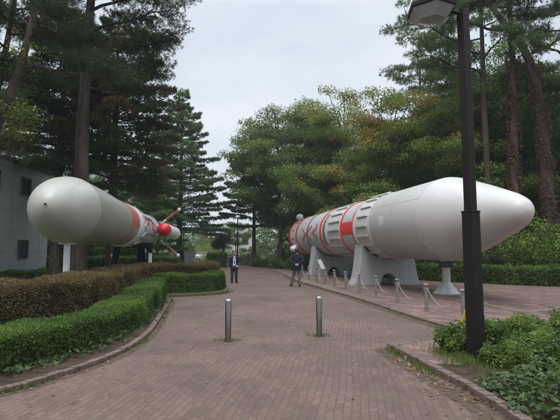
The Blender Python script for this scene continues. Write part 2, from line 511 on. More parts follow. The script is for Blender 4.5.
def gen_pine(seed, path, r0, limb_from=.5, nl=12, reach=3.5, tufts=2600, k=7, L=.2, wd=.03, mat='lf_pine', bark='barkpine', boughs=(), pad=.8, rise=.25):
    """path: trunk points; foliage in flat pads at the ends of crooked limbs"""
    rng = np.random.default_rng(seed)
    mb = MB()
    path = np.array(path, float)
    t = np.linspace(0, 1, len(path)); tt = np.linspace(0, 1, 14)
    # smooth path
    sm = np.stack([np.interp(tt, t, path[:, i]) for i in range(3)], 1)
    for _ in range(2):
        sm[1:-1] = .25 * sm[:-2] + .5 * sm[1:-1] + .25 * sm[2:]
    mb.tube(sm, list(r0 * (1 - .72 * tt ** 1.2) * np.where(tt < .05, 1.25, 1)), 11)
    C = []; R = []
    def limb(st, en, lr):
        st = np.array(st, float); en = np.array(en, float)
        ln = np.linalg.norm(en - st)
        lp = wob(rng, st, en, 7, ln * .05)
        mb.tube(lp, list(np.linspace(lr, lr * .22, 7)), 7)
        az = math.atan2(en[1] - st[1], en[0] - st[0])
        m = max(4, int(ln * 2.1))
        for j in range(m):
            q = .3 + .7 * (j + rng.random()) / m
            kk = q * 6; k0 = int(min(kk, 5)); s2 = lp[k0] + (lp[k0 + 1] - lp[k0]) * (kk - k0)
            a2 = az + (1 if j % 2 else -1) * rng.uniform(.3, 1.2); l2 = ln * rng.uniform(.14, .3) + .2
            e2 = s2 + np.array([math.cos(a2) * l2, math.sin(a2) * l2, l2 * rng.uniform(.05, .5)])
            mb.tube(wob(rng, s2, e2, 4, l2 * .08), list(np.linspace(lr * .35, lr * .1, 4)), 5)
            C.append(e2); R.append(pad * rng.uniform(.55, 1.1))
            if rng.random() < .6:
                C.append(s2 + (e2 - s2) * .6 + rng.normal(0, .1, 3)); R.append(pad * rng.uniform(.4, .7))
        C.append(lp[-1]); R.append(pad * .9)
    for i in range(nl):
        u = limb_from + (1 - limb_from) * (i + .5) / nl
        kk = u * 13; k0 = int(min(kk, 12)); st = sm[k0] + (sm[k0 + 1] - sm[k0]) * (kk - k0)
        az = i * 2.4 + rng.normal(0, .5)
        v = (u - limb_from) / (1 - limb_from)
        ln = reach * (1 - .6 * v) * rng.uniform(.65, 1.15)
        limb(st, st + np.array([math.cos(az) * ln, math.sin(az) * ln, ln * rng.uniform(-.05, rise + .3 * v)]), r0 * .3 * (1 - .5 * v))
    C.append(sm[-1] + np.array([0, 0, .2])); R.append(pad)
    for (st, en, lr) in boughs:
        limb(st, en, lr)
    C = np.array(C); R = np.array(R)
    P, idx, d = cloud(rng, C, R, tufts, .36)
    ct = rng.random(len(C))
    D = d * np.array([.7, .7, .3])
    cr = needle_crown('crown', rng, P, D, k, L, wd, M[mat], .6, .25 + .5 * ct[idx], .45)
    return trunk_mesh(mb, 'trunk', M[bark]), cr

def gen_bare(seed, h, r, mat='barkgrey', leaves=0, lmat='lf_reddish', levels=3, leaf=.1, fork=.3):
    rng = np.random.default_rng(seed)
    mb = MB(); ends = []
    def rec(st, d, ln, rad, lev):
        en = st + d * ln
        mb.tube(wob(rng, st, en, 5, ln * .04), list(np.linspace(rad, rad * .55, 5)), 6 if lev > 1 else 4)
        if lev <= 1: ends.append((st + en) / 2); ends.append(en)
        if lev == 0: return
        for j in range(int(rng.integers(3, 5))):
            nd = d + rng.normal(0, .55, 3); nd[2] += .15; nd /= np.linalg.norm(nd)
            q = rng.uniform(.45, 1)
            rec(st + d * ln * q, nd, ln * rng.uniform(.5, .78), rad * .5, lev - 1)
    rec(np.zeros(3), np.array([.03, 0, 1.]), h * fork, h * .013, levels)
    C = np.array(ends)
    s = h / max(C[:, 2].max(), 1e-3)
    tm = trunk_mesh(mb, 'trunk', M[mat])
    cr = None
    if leaves:
        cr = broad_crown('crown', rng, C, np.full(len(C), h * .05), leaves, leaf, M[lmat], .7)
    return tm, cr

def plant_tree(gen, name, label, cat, loc, rz=0, scale=1, group=None):
    tm, cm = gen
    o = thing(name, label, cat, loc, (0, 0, rz), group)
    o.scale = (scale,) * 3 if not hasattr(scale, '__len__') else scale
    link(bpy.data.objects.new('trunk', tm), o)
    if cm is not None: link(bpy.data.objects.new('crown', cm), o)
    return o

# ------------------------------------------------------------------ camera
H = 1.7
cam = bpy.data.cameras.new('camera'); co = link(bpy.data.objects.new('camera', cam))
cam.sensor_fit = 'HORIZONTAL'; cam.sensor_width = 36; cam.lens = 36 * 440 / 560
cam.clip_start = .1; cam.clip_end = 2000
co.location = (0, 0, H); co.rotation_euler = (math.radians(90 + 5.19), 0, 0)
S.camera = co

# ------------------------------------------------------------------ ground, path, plaza
def sheet(name, poly, z, mat, sub=None):
    mb = MB(); mb.add([(x, y, z) for x, y in poly], [tuple(range(len(poly)))])
    o = mb.build(name, mat)
    return struct(o)

sheet('ground', [(-400, -200), (400, -200), (400, 700), (-400, 700)], 0, M['ground'])

def smooth_line(pts, n=8):
    """Catmull-Rom through 2-D points"""
    p = [pts[0]] + list(pts) + [pts[-1]]
    out = []
    for i in range(1, len(p) - 2):
        for j in range(n):
            t = j / n
            r = []
            for k in (0, 1):
                a, b, c, d = p[i - 1][k], p[i][k], p[i + 1][k], p[i + 2][k]
                r.append(.5 * (2 * b + (c - a) * t + (2 * a - 5 * b + 4 * c - d) * t * t + (3 * b - a - 3 * c + d) * t ** 3))
            out.append(tuple(r))
    out.append(tuple(pts[-1]))
    return out

LK = smooth_line([(-12, 1.6), (-7.5, 2.5), (-4.7, 4.1), (-3.3, 5.36), (-2.95, 6.0), (-2.68, 6.8), (-2.55, 7.8), (-2.63, 9.2), (-3.0, 11.4), (-3.6, 14.66), (-4.2, 16.1)])
LK2 = smooth_line([(-4.2, 16.1), (-3.1, 16.75), (-2.5, 17.2), (-2.2, 18.0), (-2.25, 19.5), (-2.75, 23.0), (-4.5, 33), (-6.6, 42), (-9.5, 48), (-16, 55), (-30, 62)])
RK = smooth_line([(-30, 69), (-14, 58.5), (-7.4, 51.4), (-3.7, 47.3), (-1.2, 40), (0.05, 32), (.7, 26), (1.05, 23.2), (1.8, 19.6), (2.73, 15.0), (3.26, 11.58), (3.62, 9.75)])
BK = smooth_line([(1.87, 7.77), (2.08, 6.5), (2.24, 5.5), (2.3, 4.6), (2.25, 3.4), (2.1, 1.5), (2.0, -3)])
path_poly = [(-12, -6)] + LK + LK2[1:] + RK + [(3.8, 9.3)] + BK + [(2.0, -6)]
sheet('path', path_poly, .004, M['path'])
plaza_poly = [(3.62, 9.75)] + RK[::-1][1:len(RK) // 2 + 12] + [(2.2, 37), (4.2, 33), (6.9, 25.3), (9.6, 22.4), (13, 20), (20, 16.5), (22, 9.0), (3.8, 9.0)]
sheet('plaza', plaza_poly, .030, M['plaza'])
sheet('corner_paving', [(1.99, 7.72), (2.16, 6.6), (2.6, 6.5), (3.4, 7.4), (3.9, 8.98), (3.7, 8.98)], .055, M['plaza'])
bed = [(2.16, 6.6)] + [(x + .1, y) for x, y in BK if y < 6.5] + [(22, -3), (22, 8.98), (3.9, 8.98), (3.4, 7.4), (2.6, 6.5)]
sheet('planting_bed', bed, .05, M['soil'])
left_bed = [(x - .1, y + .02) for x, y in LK + LK2[1:]][:]
sheet('hedge_bed', left_bed + [(-40, 62), (-40, 1.6)], .05, M['soil'])

def lawn_mat():
    t = NT('lawn').set(.9, 0, .15)
    t.base(t.ramp(t.noise(1.1, 8, .7), [(.35, (.05, .075, .022)), (.55, (.085, .125, .035)), (.75, (.12, .15, .05))])); t.bump(t.noise(40, 6), .7, .04)
    return t.m
M['lawn'] = lawn_mat()
sheet('lawn', [(-40, 10), (-7, 10), (-5, 17.5), (-3.6, 21), (-3.2, 26), (-5.6, 36), (-8.5, 44), (-14, 50), (-40, 56)], .055, M['lawn'])
sheet('lawn', [(-2, 46.5), (0.6, 40), (1.4, 33), (3.5, 34), (8, 27), (24, 17), (40, 17), (40, 52), (-2, 60)], .02, M['lawn'])

def brick_kerb(name, line, w=.11, h=.075, bl=.075, gap=.012, seed=1, z0=0, inner=1):
    """a row of upright bricks along a line"""
    rng = random.Random(seed)
    mb = MB()
    L = [Vector((*p, 0)) for p in line]
    acc = 0; nxt = 0
    for a, b in zip(L[:-1], L[1:]):
        d = b - a; ln = d.length
        if ln < 1e-5: continue
        an = math.atan2(d.y, d.x)
        while nxt <= acc + ln:
            p = a + d * ((nxt - acc) / ln)
            hh = h + rng.uniform(-.006, .006)
            n = Vector((-d.y, d.x, 0)).normalized() * inner
            far = p.y > 24
            q = p + n * (w * .5 + rng.uniform(-.006, .006))
            s = 5 if far else 1
            mb.box((q.x, q.y, z0 + hh / 2), (bl * s + (gap * (s - 1)), w, hh), an + rng.uniform(-.03, .03))
            nxt += (bl + gap) * s
        acc += ln
    o = mb.build(name, M['kerb'], bevel=.006)
    return struct(o)
brick_kerb('left_kerb', LK + LK2[1:60], seed=2)
brick_kerb('plaza_kerb', RK[28:], h=.06, seed=3, inner=1)
brick_kerb('bed_kerb', BK, h=.09, w=.12, seed=4, inner=1)
brick_kerb('corner_kerb', [(1.87, 7.77), (3.7, 9.05)], h=.06, seed=5, inner=-1)

# ------------------------------------------------------------------ right rocket
RR = 1.5
AX, AY, AZ = 6.91, 12.0, 2.81
yaw = math.atan2(85, 440)
rk = thing('display_rocket', 'huge cream rocket with red bands lying on two concrete cradles', 'rocket', (AX, AY, AZ), (0, 0, yaw))
def lat(name, prof, mat, n=96, parent=None, smooth=True):
    return MB().lathe(prof, n).build(name, mat, parent or rk, smooth=smooth)
nose = [(.12, 0), (.14, .12), (.18, .21), (.25, .3), (.36, .39), (.5, .465), (.68, .55), (1.2, .735), (2.0, 1.005), (2.8, 1.255), (3.3, 1.405), (3.55, 1.468), (3.7, RR - .006)]
lat('nose_cone', nose, M['cream'])
lat('fairing', [(3.7, RR - .02), (3.7, RR - .001), (7.9, RR), (7.95, RR - .03)], M['cream'])
M['seam'] = plain('panel_seam', (.24, .225, .21), .6, var=.3)
lat('panel_seam', [(5.75, RR - .01), (5.75, RR + .0025), (5.765, RR + .0025), (5.765, RR - .01)], M['seam'])
for a in (PI - .5, PI + .75, .4):
    MB().lathe([(3.72, RR + .002), (7.88, RR + .002)], 1, a0=a, a1=a + .009).build('panel_seam', M['seam'], rk)
for k in range(28):
    a = 2 * PI * k / 28
    c = Vector((math.cos(a), 0, math.sin(a)))
    MB().tube([c * (RR - .01) + Vector((0, 7.78, 0)), c * (RR + .012) + Vector((0, 7.78, 0))], .022, 8).build('bolt', M['seam'], rk)
MB().lathe([(6.35, RR + .004), (6.85, RR + .004)], 6, a0=PI - .2, a1=PI + .08).build('access_hatch', M['cream2'], rk, smooth=True)
def panel_ring(name, t0, t1, n, mat, r=RR, seed=0, rim=.05, split=None):
    """interstage ring: smooth drum with raised ribs and rims"""
    mb = MB()
    mb.lathe([(t0, r - .06), (t0 + .001, r - .03), (t1 - .001, r - .03), (t1, r - .06)], 96)
    for a, b in ((t0, t0 + rim * 2), (t1 - rim * 2, t1)):
        mb.lathe([(a, r - .05), (a, r + .03), (b, r + .03), (b, r - .05)], 96, cap=False)
    rows = split or [(t0 + .22, t1 - .22)]
    for (a, b) in rows:
        for i in range(n):
            a0 = 2 * PI * i / n
            w = 2 * PI / n * .19
            mb.lathe([(a, r - .04), (a + .05, r + .055), (b - .05, r + .055), (b, r - .04)], 4, a0=a0 - w / 2, a1=a0 + w / 2)
            # closing sides of the rib
            for s in (-1, 1):
                an = a0 + s * w / 2
                ca, sa = math.cos(an), math.sin(an)
                q = [(a, r - .04), (a + .05, r + .055), (b - .05, r + .055), (b, r - .04)]
                mb.add([(ca * rr, t, sa * rr) for t, rr in q], [(0, 1, 2, 3)])
    return mb.build(name, mat, rk, smooth=True)
panel_ring('ribbed_ring', 7.95, 9.9, 20, M['cream2'], split=[(8.25, 9.6)])
lat('red_line', [(9.9, RR - .03), (9.9, RR + .015), (10.12, RR + .015), (10.12, RR - .03)], M['red'])
band = lat('grey_band', [(10.12, RR - .02), (11.7, RR - .02)], M['silver'])
a0, a1 = PI - .21, PI + .23
MB().lathe([(10.14, RR - .012), (11.68, RR - .012)], 14, a0=a0, a1=a1).build('red_panel', M['red'], rk, smooth=True)
lat('red_line', [(11.7, RR - .03), (11.7, RR + .015), (11.86, RR + .015), (11.86, RR - .03)], M['red'])
panel_ring('ribbed_ring', 11.86, 14.5, 20, M['cream2'], split=[(12.15, 14.2)])
lat('marked_band', [(14.5, RR - .015), (15.5, RR - .015)], M['cream2'])
lat('red_line', [(15.5, RR - .03), (15.5, RR + .02), (15.8, RR + .02), (15.8, RR - .03)], M['red'])
lat('main_stage', [(15.8, RR - .02), (22.0, RR - .02)], M['silver'])
lat('black_strap', [(18.85, RR - .03), (18.85, RR + .01), (18.99, RR + .01), (18.99, RR - .03)], M['darkline'])
lat('red_line', [(22.0, RR - .03), (22.0, RR + .02), (22.4, RR + .02), (22.4, RR - .03)], M['red'])
lat('tail_skirt', [(22.4, RR - .02), (24.4, RR - .02)], M['cream2'])
lat('red_line', [(24.4, RR - .03), (24.4, RR + .02), (24.75, RR + .02), (24.75, RR - .03)], M['red'])
lat('nozzle', [(24.75, 1.2), (24.9, .75), (25.1, .7), (26.2, 1.05), (26.2, 1.0), (25.1, .6)], M['darkline'])
for i, (t, w) in enumerate(((23.1, .5), (23.1, .5), (23.1, .5), (23.1, .5))):
    an = PI - .75 + i * .45
    MB().lathe([(t, RR - .01), (t + .75, RR - .01)], 3, a0=an, a1=an + .05).build('vent_slot', M['ink'], rk)

def on_hull(pts, r, w):
    """strip of width w on the hull through (t, angle) points"""
    mb = MB()
    for (t0, b0), (t1, b1) in zip(pts[:-1], pts[1:]):
        n = 5
        dx, dy = t1 - t0, (b1 - b0) * RR
        ln = math.hypot(dx, dy) or 1
        nx, ny = -dy / ln * w / 2, dx / ln * w / 2
        vs = []
        for i in range(n + 1):
            q = i / n
            t, b = t0 + dx * q, b0 + (b1 - b0) * q
            for s in (1, -1):
                tt, bb = t + nx * s, b + ny * s / RR
                vs.append((math.cos(bb) * r, tt, math.sin(bb) * r))
        mb.add(vs, [(2 * i, 2 * i + 1, 2 * i + 3, 2 * i + 2) for i in range(n)])
    return mb
# angle PI is the side facing the path; smaller angle = higher
def L2(x, y):   # letter space: x along hull toward the tail, y up
    return (x, PI - y / RR)
for st in ([L2(16.75, .62), L2(16.55, .3), L2(17.7, .02), L2(16.55, -.25), L2(16.75, -.5)],
           [L2(17.05, .05), L2(17.7, .02)]):
    on_hull(st, RR + .004, .17).build('red_lettering', M['redfade'], rk)
for st in ([L2(18.0, .5), L2(19.15, .0), L2(18.0, -.5)], [L2(20.5, .42), L2(19.5, .0), L2(20.4, -.48)], [L2(19.15, 0), L2(19.5, 0)]):
    on_hull(st, RR + .004, .17).build('red_lettering', M['redfade'], rk)
# small dark writing running round the marked band (illegible in the photograph)
rng = random.Random(7)
for i in range(26):
    b = PI - .75 + i * .052
    mbw = MB(); t = 14.7 + rng.random() * .12
    w1 = rng.uniform(.1, .36)
    for q in (on_hull([(t, b), (t + .48, b + rng.uniform(-.015, .015))], RR - .008, .04), on_hull([(t + w1, b - .02), (t + w1 + .04, b + .02)], RR - .0075, .04)):
        mbw.add(q.v, q.f)
    mbw.build('painted_character', M['ink'], rk)
# small attitude pods at the tail
def pod(an, sc=1):
    r = RR + .25
    c = Vector((math.cos(an) * r, 23.4, math.sin(an) * r))
    mb = MB()
    mb.lathe([(-.5, 0), (-.48, .1), (-.36, .2), (-.1, .25), (.2, .25), (.45, .18), (.5, 0)], 20)
    mb.v = [tuple(Vector(v) + c) for v in mb.v]
    up = Vector((math.cos(an), 0, math.sin(an)))
    mb.tube([c - up * .35, c], [.26, .16], 12)
    return mb.build('tail_pod', M['white'], rk, smooth=True)
pod(PI / 2 + .55); pod(PI + .62)
# long cable duct on the upper side and a lifting lug by the fairing ring
mb = MB()
an = PI / 2 + .38
mb.box((math.cos(an) * (RR + .03), 8.7, math.sin(an) * (RR + .03)), (.22, 1.9, .1), M=Matrix.Rotation(-(an - PI / 2), 3, 'Y'))
mb.build('lifting_lug', M['cream'], rk, bevel=.03)
mb = MB()
for an in (PI / 2 + .05,):
    mb.box((math.cos(an) * (RR + .02), 18.9, math.sin(an) * (RR + .02)), (.16, 6.0, .1), M=Matrix.Rotation(-(an - PI / 2), 3, 'Y'))
mb.build('cable_duct', M['silver'], rk, bevel=.02)

# concrete cradles
def cradle(name, label, t, hw=1.68, th=1.0, R=RR + .035):
    X = AX - math.sin(yaw) * t; Y = AY + math.cos(yaw) * t
    o = thing(name, label, 'cradle', (X, Y, .03), (0, 0, yaw), 'concrete cradles under the right rocket')
    cz = AZ - .03
    # outline in the (x,z) plane
    pts = []
    ah, aw = .56, .41
    pts.append((-hw, 0))
    for q in np.linspace(0, 1, 7)[1:]:
        z = q * 1.86; x = -(hw - .40 * (q ** .55))
        pts.append((x, z))
    xt = hw - .40
    for a in np.linspace(-math.asin(xt / R), math.asin(xt / R), 25):
        pts.append((math.sin(a) * R, cz - math.cos(a) * R))
    for q in np.linspace(1, 0, 7)[:-1]:
        pts.append((hw - .40 * (q ** .55), q * 1.86))
    pts.append((hw, 0))
    arch = [(aw * math.cos(a), .0 + ah * math.sin(a)) for a in np.linspace(0, PI, 17)]
    pts += arch
    n = len(pts)
    mb = MB()
    mb.add([(x, -th / 2, z) for x, z in pts] + [(x, th / 2, z) for x, z in pts],
           [tuple(range(n)), tuple(range(2 * n - 1, n - 1, -1))] + [(i, n + i, n + (i + 1) % n, (i + 1) % n) for i in range(n)])
    c = mb.build('saddle_wall', M['concrete'], o, bevel=.03)
    m2 = MB(); 
    m2.lathe([(-th / 2 - .02, R - .012), (th / 2 + .02, R - .012)], 24, a0=1.5 * PI - .93, a1=1.5 * PI + .93)
    m2.v = [(x, y, z + cz) for x, y, z in m2.v]
    m2.build('rubber_liner', M['darkline'], o)
    return o
cradle('concrete_cradle', 'grey arched concrete cradle under the ribbed ring, nearer the nose', 9.75)
cradle('concrete_cradle', 'grey arched concrete cradle beneath the black strap, nearer the tail', 18.1)

# pedestal under the nose
pd = thing('steel_pedestal', 'pale steel pedestal with flared eight sided foot under the rocket nose', 'pedestal', (6.42, 17.15, .03))
mb = MB(); mb.lathe([(0, .54), (.03, .54), (.08, .47), (.42, .18), (.45, .155)], 8, axis='Z')
mb.build('flared_foot', M['pedestal'], pd)
MB().lathe([(.45, .15), (1.0, .15)], 20, axis='Z').build('column', M['pedestal'], pd, smooth=True)
mb = MB(); mb.box((0, 0, 1.03), (.55, .36, .06)); mb.box((0, 0, 1.12), (.44, .3, .12)); mb.box((0, 0, 1.2), (.7, .34, .05))
mb.build('top_plate', M['darkline'], pd)

# ------------------------------------------------------------------ left rocket
lx, ly, lz = -5.866, 10.94, 2.85
lyaw = math.atan(.084)
lr = thing('display_rocket', 'weathered grey white rocket with rounded nose on black trestle and white pole', 'rocket', (lx, ly, lz), (-.02, 0, lyaw))
rk2 = lr
nc = [(0, 0), (.015, .1), (.05, .2), (.12, .32), (.25, .47), (.45, .63), (.7, .765), (.95, .86), (1.2, .918), (1.36, .94)]
lat('nose_cap', nc, M['hullwhite'], parent=lr)
lat('nose_tip', [(-.05, 0), (-.045, .02), (-.02, .03), (.03, .035)], M['darkline'], 16, lr)
lat('fairing', [(1.365, .945), (3.2, .925), (5.3, .85)], M['hulltan'], parent=lr)
lat('red_line', [(5.3, .848), (5.3, .862), (5.42, .857), (5.42, .84)], M['redfade'], parent=lr)
lat('white_band', [(5.42, .846), (6.6, .825)], M['hulltan'], parent=lr)
MB().lathe([(5.43, .852), (6.59, .831)], 20, a0=-.15, a1=1.25).build('red_panel', M['redfade'], lr, smooth=True)
lat('ring_collar', [(6.6, .8), (6.6, .87), (6.75, .88), (7.25, .87), (7.3, .8)], M['white'], parent=lr)
lat('interstage', [(7.3, .74), (7.9, .74)], M['silver'], parent=lr)
lat('main_stage', [(7.9, .78), (11.2, .78), (11.25, .7)], M['silver'], parent=lr)
MB().lathe([(8.1, .786), (8.75, .786)], 12, a0=.15, a1=.75).build('red_panel', M['redfade'], lr, smooth=True)
MB().lathe([(9.3, .786), (9.6, .786)], 12, a0=-.1, a1=.5).build('red_panel', M['redfade'], lr, smooth=True)
lat('tail_ring', [(10.6, .76), (10.6, .83), (10.85, .83), (10.85, .76)], M['silver'], parent=lr)
lat('nozzle', [(11.25, .4), (11.5, .3), (12.4, .55), (12.4, .5), (11.5, .25)], M['darkline'], parent=lr)
mb = MB()
for i in range(12):
    a, b = 2 * PI * i / 12, 2 * PI * (i + .5) / 12
    c = 2 * PI * (i + 1) / 12
    p0 = (math.cos(a) * .88, 7.28, math.sin(a) * .88); p1 = (math.cos(b) * .84, 7.95, math.sin(b) * .84); p2 = (math.cos(c) * .88, 7.28, math.sin(c) * .88)
    mb.tube([p0, p1], .022, 6); mb.tube([p1, p2], .022, 6)
mb.build('truss_ring', M['white'], lr)
for a in (-.35, .5, 1.3):
    MB().tube([(math.cos(a) * .84, 7.95, math.sin(a) * .84), (math.cos(a) * .8, 9.6, math.sin(a) * .8)], .02, 6).build('conduit', M['darkline'], lr)
# strap-on boosters with round red noses
for s in (1, -1):
    bx = s * 1.2
    mb = MB(); mb.lathe([(9.35, 0), (9.37, .1), (9.45, .2), (9.58, .285), (9.72, .315), (9.95, .32)], 32)
    mb.v = [(x + bx, y, z) for x, y, z in mb.v]
    mb.build('booster_nose', M['ballred'], lr, smooth=True)
    mb = MB(); mb.lathe([(9.95, .31), (10.05, .325), (13.0, .325), (13.05, .28)], 32); mb.lathe([(12.5, .31), (12.5, .35), (12.8, .35), (12.8, .31)], 32, cap=False)
    mb.v = [(x + bx, y, z) for x, y, z in mb.v]
    mb.build('booster', M['white'], lr, smooth=True)
    for p, q in (((s * .7, 10.2, .25), (bx, 10.2, .1)), ((s * .7, 10.2, -.25), (bx, 10.2, -.1)), ((s * .6, 9.2, .55), (bx - s * .3, 9.75, .1))):
        MB().tube([p, q], .035, 6).build('booster_strut', M['white'], lr)
def rod(p, q):
    p, q = Vector(p), Vector(q)
    o = MB().tube([p + (q - p) * .3, q], .055, 10).build('fin_rod', M['redfade'], lr, smooth=True)
    MB().tube([p, p + (q - p) * .3], .05, 10).build('rod_sleeve', M['white'], o, smooth=True)
    mb = MB(); mb.lathe([(-.1, 0), (-.085, .05), (0, .1), (.085, .05), (.1, 0)], 14)
    mb.v = [tuple(Vector(v) + q) for v in mb.v]
    mb.build('rod_tip', M['white'], o, smooth=True)
rod((.72, 11.6, .42), (1.62, 11.6, 1.16)); rod((.72, 11.6, -.42), (1.62, 11.6, -1.2))
rod((-.72, 11.6, .42), (-1.62, 11.6, 1.16)); rod((-.72, 11.6, -.42), (-1.62, 11.6, -1.2))

# black trestle
def lax(t):  # axis position at distance t from the tip
    return lx - .0837 * t, ly + .9965 * t
tx, ty = lax(9.0)
ts = thing('black_trestle', 'black steel trestle with splayed legs carrying the rear of left rocket', 'trestle', (tx, ty, .04), (0, 0, lyaw))
for s in (-1, 1):
    mb = MB()
    x0, x1, z1 = s * .70, s * .98, 1.75
    mb.add([(x1 - .14, -.1, 0), (x1 + .14, -.1, 0), (x1 + .14, .1, 0), (x1 - .14, .1, 0), (x0 - .12, -.1, z1), (x0 + .12, -.1, z1), (x0 + .12, .1, z1), (x0 - .12, .1, z1)],
           [(3, 2, 1, 0), (4, 5, 6, 7), (0, 1, 5, 4), (1, 2, 6, 5), (2, 3, 7, 6), (3, 0, 4, 7)])
    mb.build('leg', M['black'], ts)
mb = MB(); mb.box((0, 0, 1.87), (1.7, .26, .24)); mb.build('cross_beam', M['black'], ts)
mb = MB(); mb.add([(-.3, 1.6, 0), (.3, 1.6, 0), (.3, 1.8, 0), (-.3, 1.8, 0), (-.12, 1.6, 1.95), (.12, 1.6, 1.95), (.12, 1.8, 1.95), (-.12, 1.8, 1.95)],
                  [(3, 2, 1, 0), (4, 5, 6, 7), (0, 1, 5, 4), (1, 2, 6, 5), (2, 3, 7, 6), (3, 0, 4, 7)])
mb.build('centre_post', M['black'], ts)
mb = MB(); mb.box((0, .85, 1.87), (.24, 1.44, .2)); mb.build('spine_beam', M['black'], ts)
mb = MB(); mb.box((0, 1.7, 2.0), (1.1, .24, .1)); mb.build('rear_beam', M['black'], ts)
px_, py_ = lax(1.5)
wp = thing('support_pole', 'white round steel pole propping up the left rocket nose', 'support pole', (px_, py_, .04))
MB().lathe([(0, .088), (1.82, .088)], 24, axis='Z').build('column', M['white'], wp, smooth=True)
mb = MB(); mb.box((0, 0, 1.84), (.36, .3, .04)); mb.build('top_plate', M['white'], wp)
wm = thing('marker_post', 'short white marker post behind the brown hedge by the trestle', 'post', (-5.75, 19.6, .04))
mb = MB(); mb.box((0, 0, .75), (.13, .13, 1.5)); mb.build('shaft', M['white'], wm, bevel=.01)
mb = MB(); mb.box((0, 0, 1.515), (.15, .15, .03)); mb.build('cap', M['steelcap'], wm)

# ------------------------------------------------------------------ bollards, posts, ropes
def bollard(loc, label):
    o = thing('steel_bollard', label, 'bollard', loc, group='steel bollards standing in the path')
    MB().lathe([(0, .058), (.735, .058), (.742, .055)], 24, axis='Z').build('shaft', M['steel'], o, smooth=True)
    MB().lathe([(.7405, .0555), (.755, .056), (.772, .045), (.778, .02), (.779, 0)], 24, axis='Z').build('cap', M['steelcap'], o, smooth=True)
    MB().lathe([(0, .085), (.012, .085), (.014, .06)], 24, axis='Z').build('base_flange', M['steel'], o, smooth=True)
    return o
bollard((-.97, 8.4, .004), 'left polished steel bollard in the middle of the brick path')
bollard((.775, 8.87, .004), 'right polished steel bollard in the middle of the brick path')

posts = [(7.15, 10.2), (4.28, 10.45), (4.0, 12.2), (3.74, 14.2), (3.43, 15.95), (3.1, 17.4), (2.78, 18.9), (2.5, 20.5), (2.22, 22.0), (1.93, 23.6), (1.62, 25.1), (1.32, 26.7), (1.02, 28.3)]
plabels = ['short grey rope post at the far right end of the row', 'short grey rope post beside the yellow sign and lamp post', 'short grey rope post left of the pale pedestal, second from yellow sign',
           'short grey rope post in front of the near cradle right side', 'short grey rope post before the arch of the near cradle', 'short grey rope post left of the near cradle',
           'short grey rope post between the two cradles, nearer one', 'short grey rope post between the two cradles, farther one', 'short grey rope post in front of the far cradle arch',
           'short grey rope post right beside the small white board', 'short grey rope post just right of the walking man', 'short grey rope post just left of the walking man', 'farthest short grey rope post at end of the row']
tops = []
proto = None
for (x, y), lb in zip(posts, plabels):
    if proto is None:
        proto = thing('rope_post', lb, 'post', (x, y, .03), group='rope posts along the plaza')
        MB().lathe([(0, .046), (.66, .046)], 16, axis='Z').build('shaft', M['post'], proto, smooth=True)
        MB().lathe([(.66, .038), (.675, .035), (.70, .035), (.705, .072), (.735, .074), (.752, .05), (.757, 0)], 20, axis='Z').build('cap', M['post'], proto, smooth=True)
        for s in (-1, 1): MB().tube([(s * .045, 0, .62), (s * .075, 0, .62), (s * .075, 0, .65)], .008, 6).build('hook', M['steelcap'], proto)
    else:
        copy_thing(proto, (x, y, .03), label=lb)
for i in range(len(posts) - 1):
    (x0, y0), (x1, y1) = posts[i], posts[i + 1]
    a = Vector((x0, y0, .66)); b = Vector((x1, y1, .66))
    d = (b - a).normalized() * .06
    a += d; b -= d
    pts = []
    sag = .4 if i else .36
    for k in range(19):
        q = k / 18
        p = a + (b - a) * q
        p.z -= sag * (1 - (2 * q - 1) ** 2)
        pts.append(p)
    o = MB().tube(pts, .0085, 6).build('sagging_rope', M['rope'], smooth=True)
    lb = ['pale rope sagging beyond the lamp post above the shrubs', 'pale rope sagging left from the post by the yellow sign', 'pale rope sagging in front of the pale pedestal',
          'pale rope sagging past the near cradle right side', 'pale rope sagging across the near cradle arch', 'pale rope sagging left of the near cradle', 'pale rope sagging between the two cradles',
          'pale rope sagging before the far cradle right end', 'pale rope sagging before the far cradle arch', 'pale rope sagging below the small white board', 'pale rope sagging behind the walking man', 'farthest pale rope at the end of the row'][i]
    tag(o, lb, 'rope', 'ropes between the posts')

# white description board in front of the far cradle
bd = thing('information_board', 'small white tilted information board in front of the far cradle', 'board', (2.2, 23.6, .03), (0, 0, .7))
mb = MB(); mb.box((0, 0, 0), (.28, .03, .58), M=Matrix.Rotation(-.55, 3, 'X')); mb.v = [(x, y, z + .9) for x, y, z in mb.v]
mb.build('panel', M['boardwhite'], bd)
for s in (-1, 1): MB().tube([(s * .09, .02, 0), (s * .09, .02, .86)], .018, 8).build('leg', M['pedestal'], bd)
# yellow sign
ys = thing('yellow_sign', 'small yellow folding caution sign beside the lamp post', 'sign', (4.17, 9.95, .03), (0, 0, .35))
for s in (-1, 1):
    mb = MB()
    w0, w1 = .14, .035
    b = [(-w0, s * .1, 0), (w0, s * .1, 0), (w1, s * .015, .36), (-w1, s * .015, .36)]
    t = .012
    mb.add(b + [(x, y + t * s, z) for x, y, z in b], [(0, 1, 2, 3), (7, 6, 5, 4), (0, 4, 5, 1), (1, 5, 6, 2), (2, 6, 7, 3), (3, 7, 4, 0)])
    pn = mb.build('panel', M['yellow'], ys)
    if s == -1:
        mk = MB()
        for z, w in ((.24, .05), (.18, .09), (.12, .1), (.06, .13)):
            y = -.1 + z / .36 * .085 - .0135
            mk.box((.01, y, z), (w, .003, .022), M=Matrix.Rotation(-.23, 3, 'X'))
        mk.build('black_marks', M['ink'], pn)

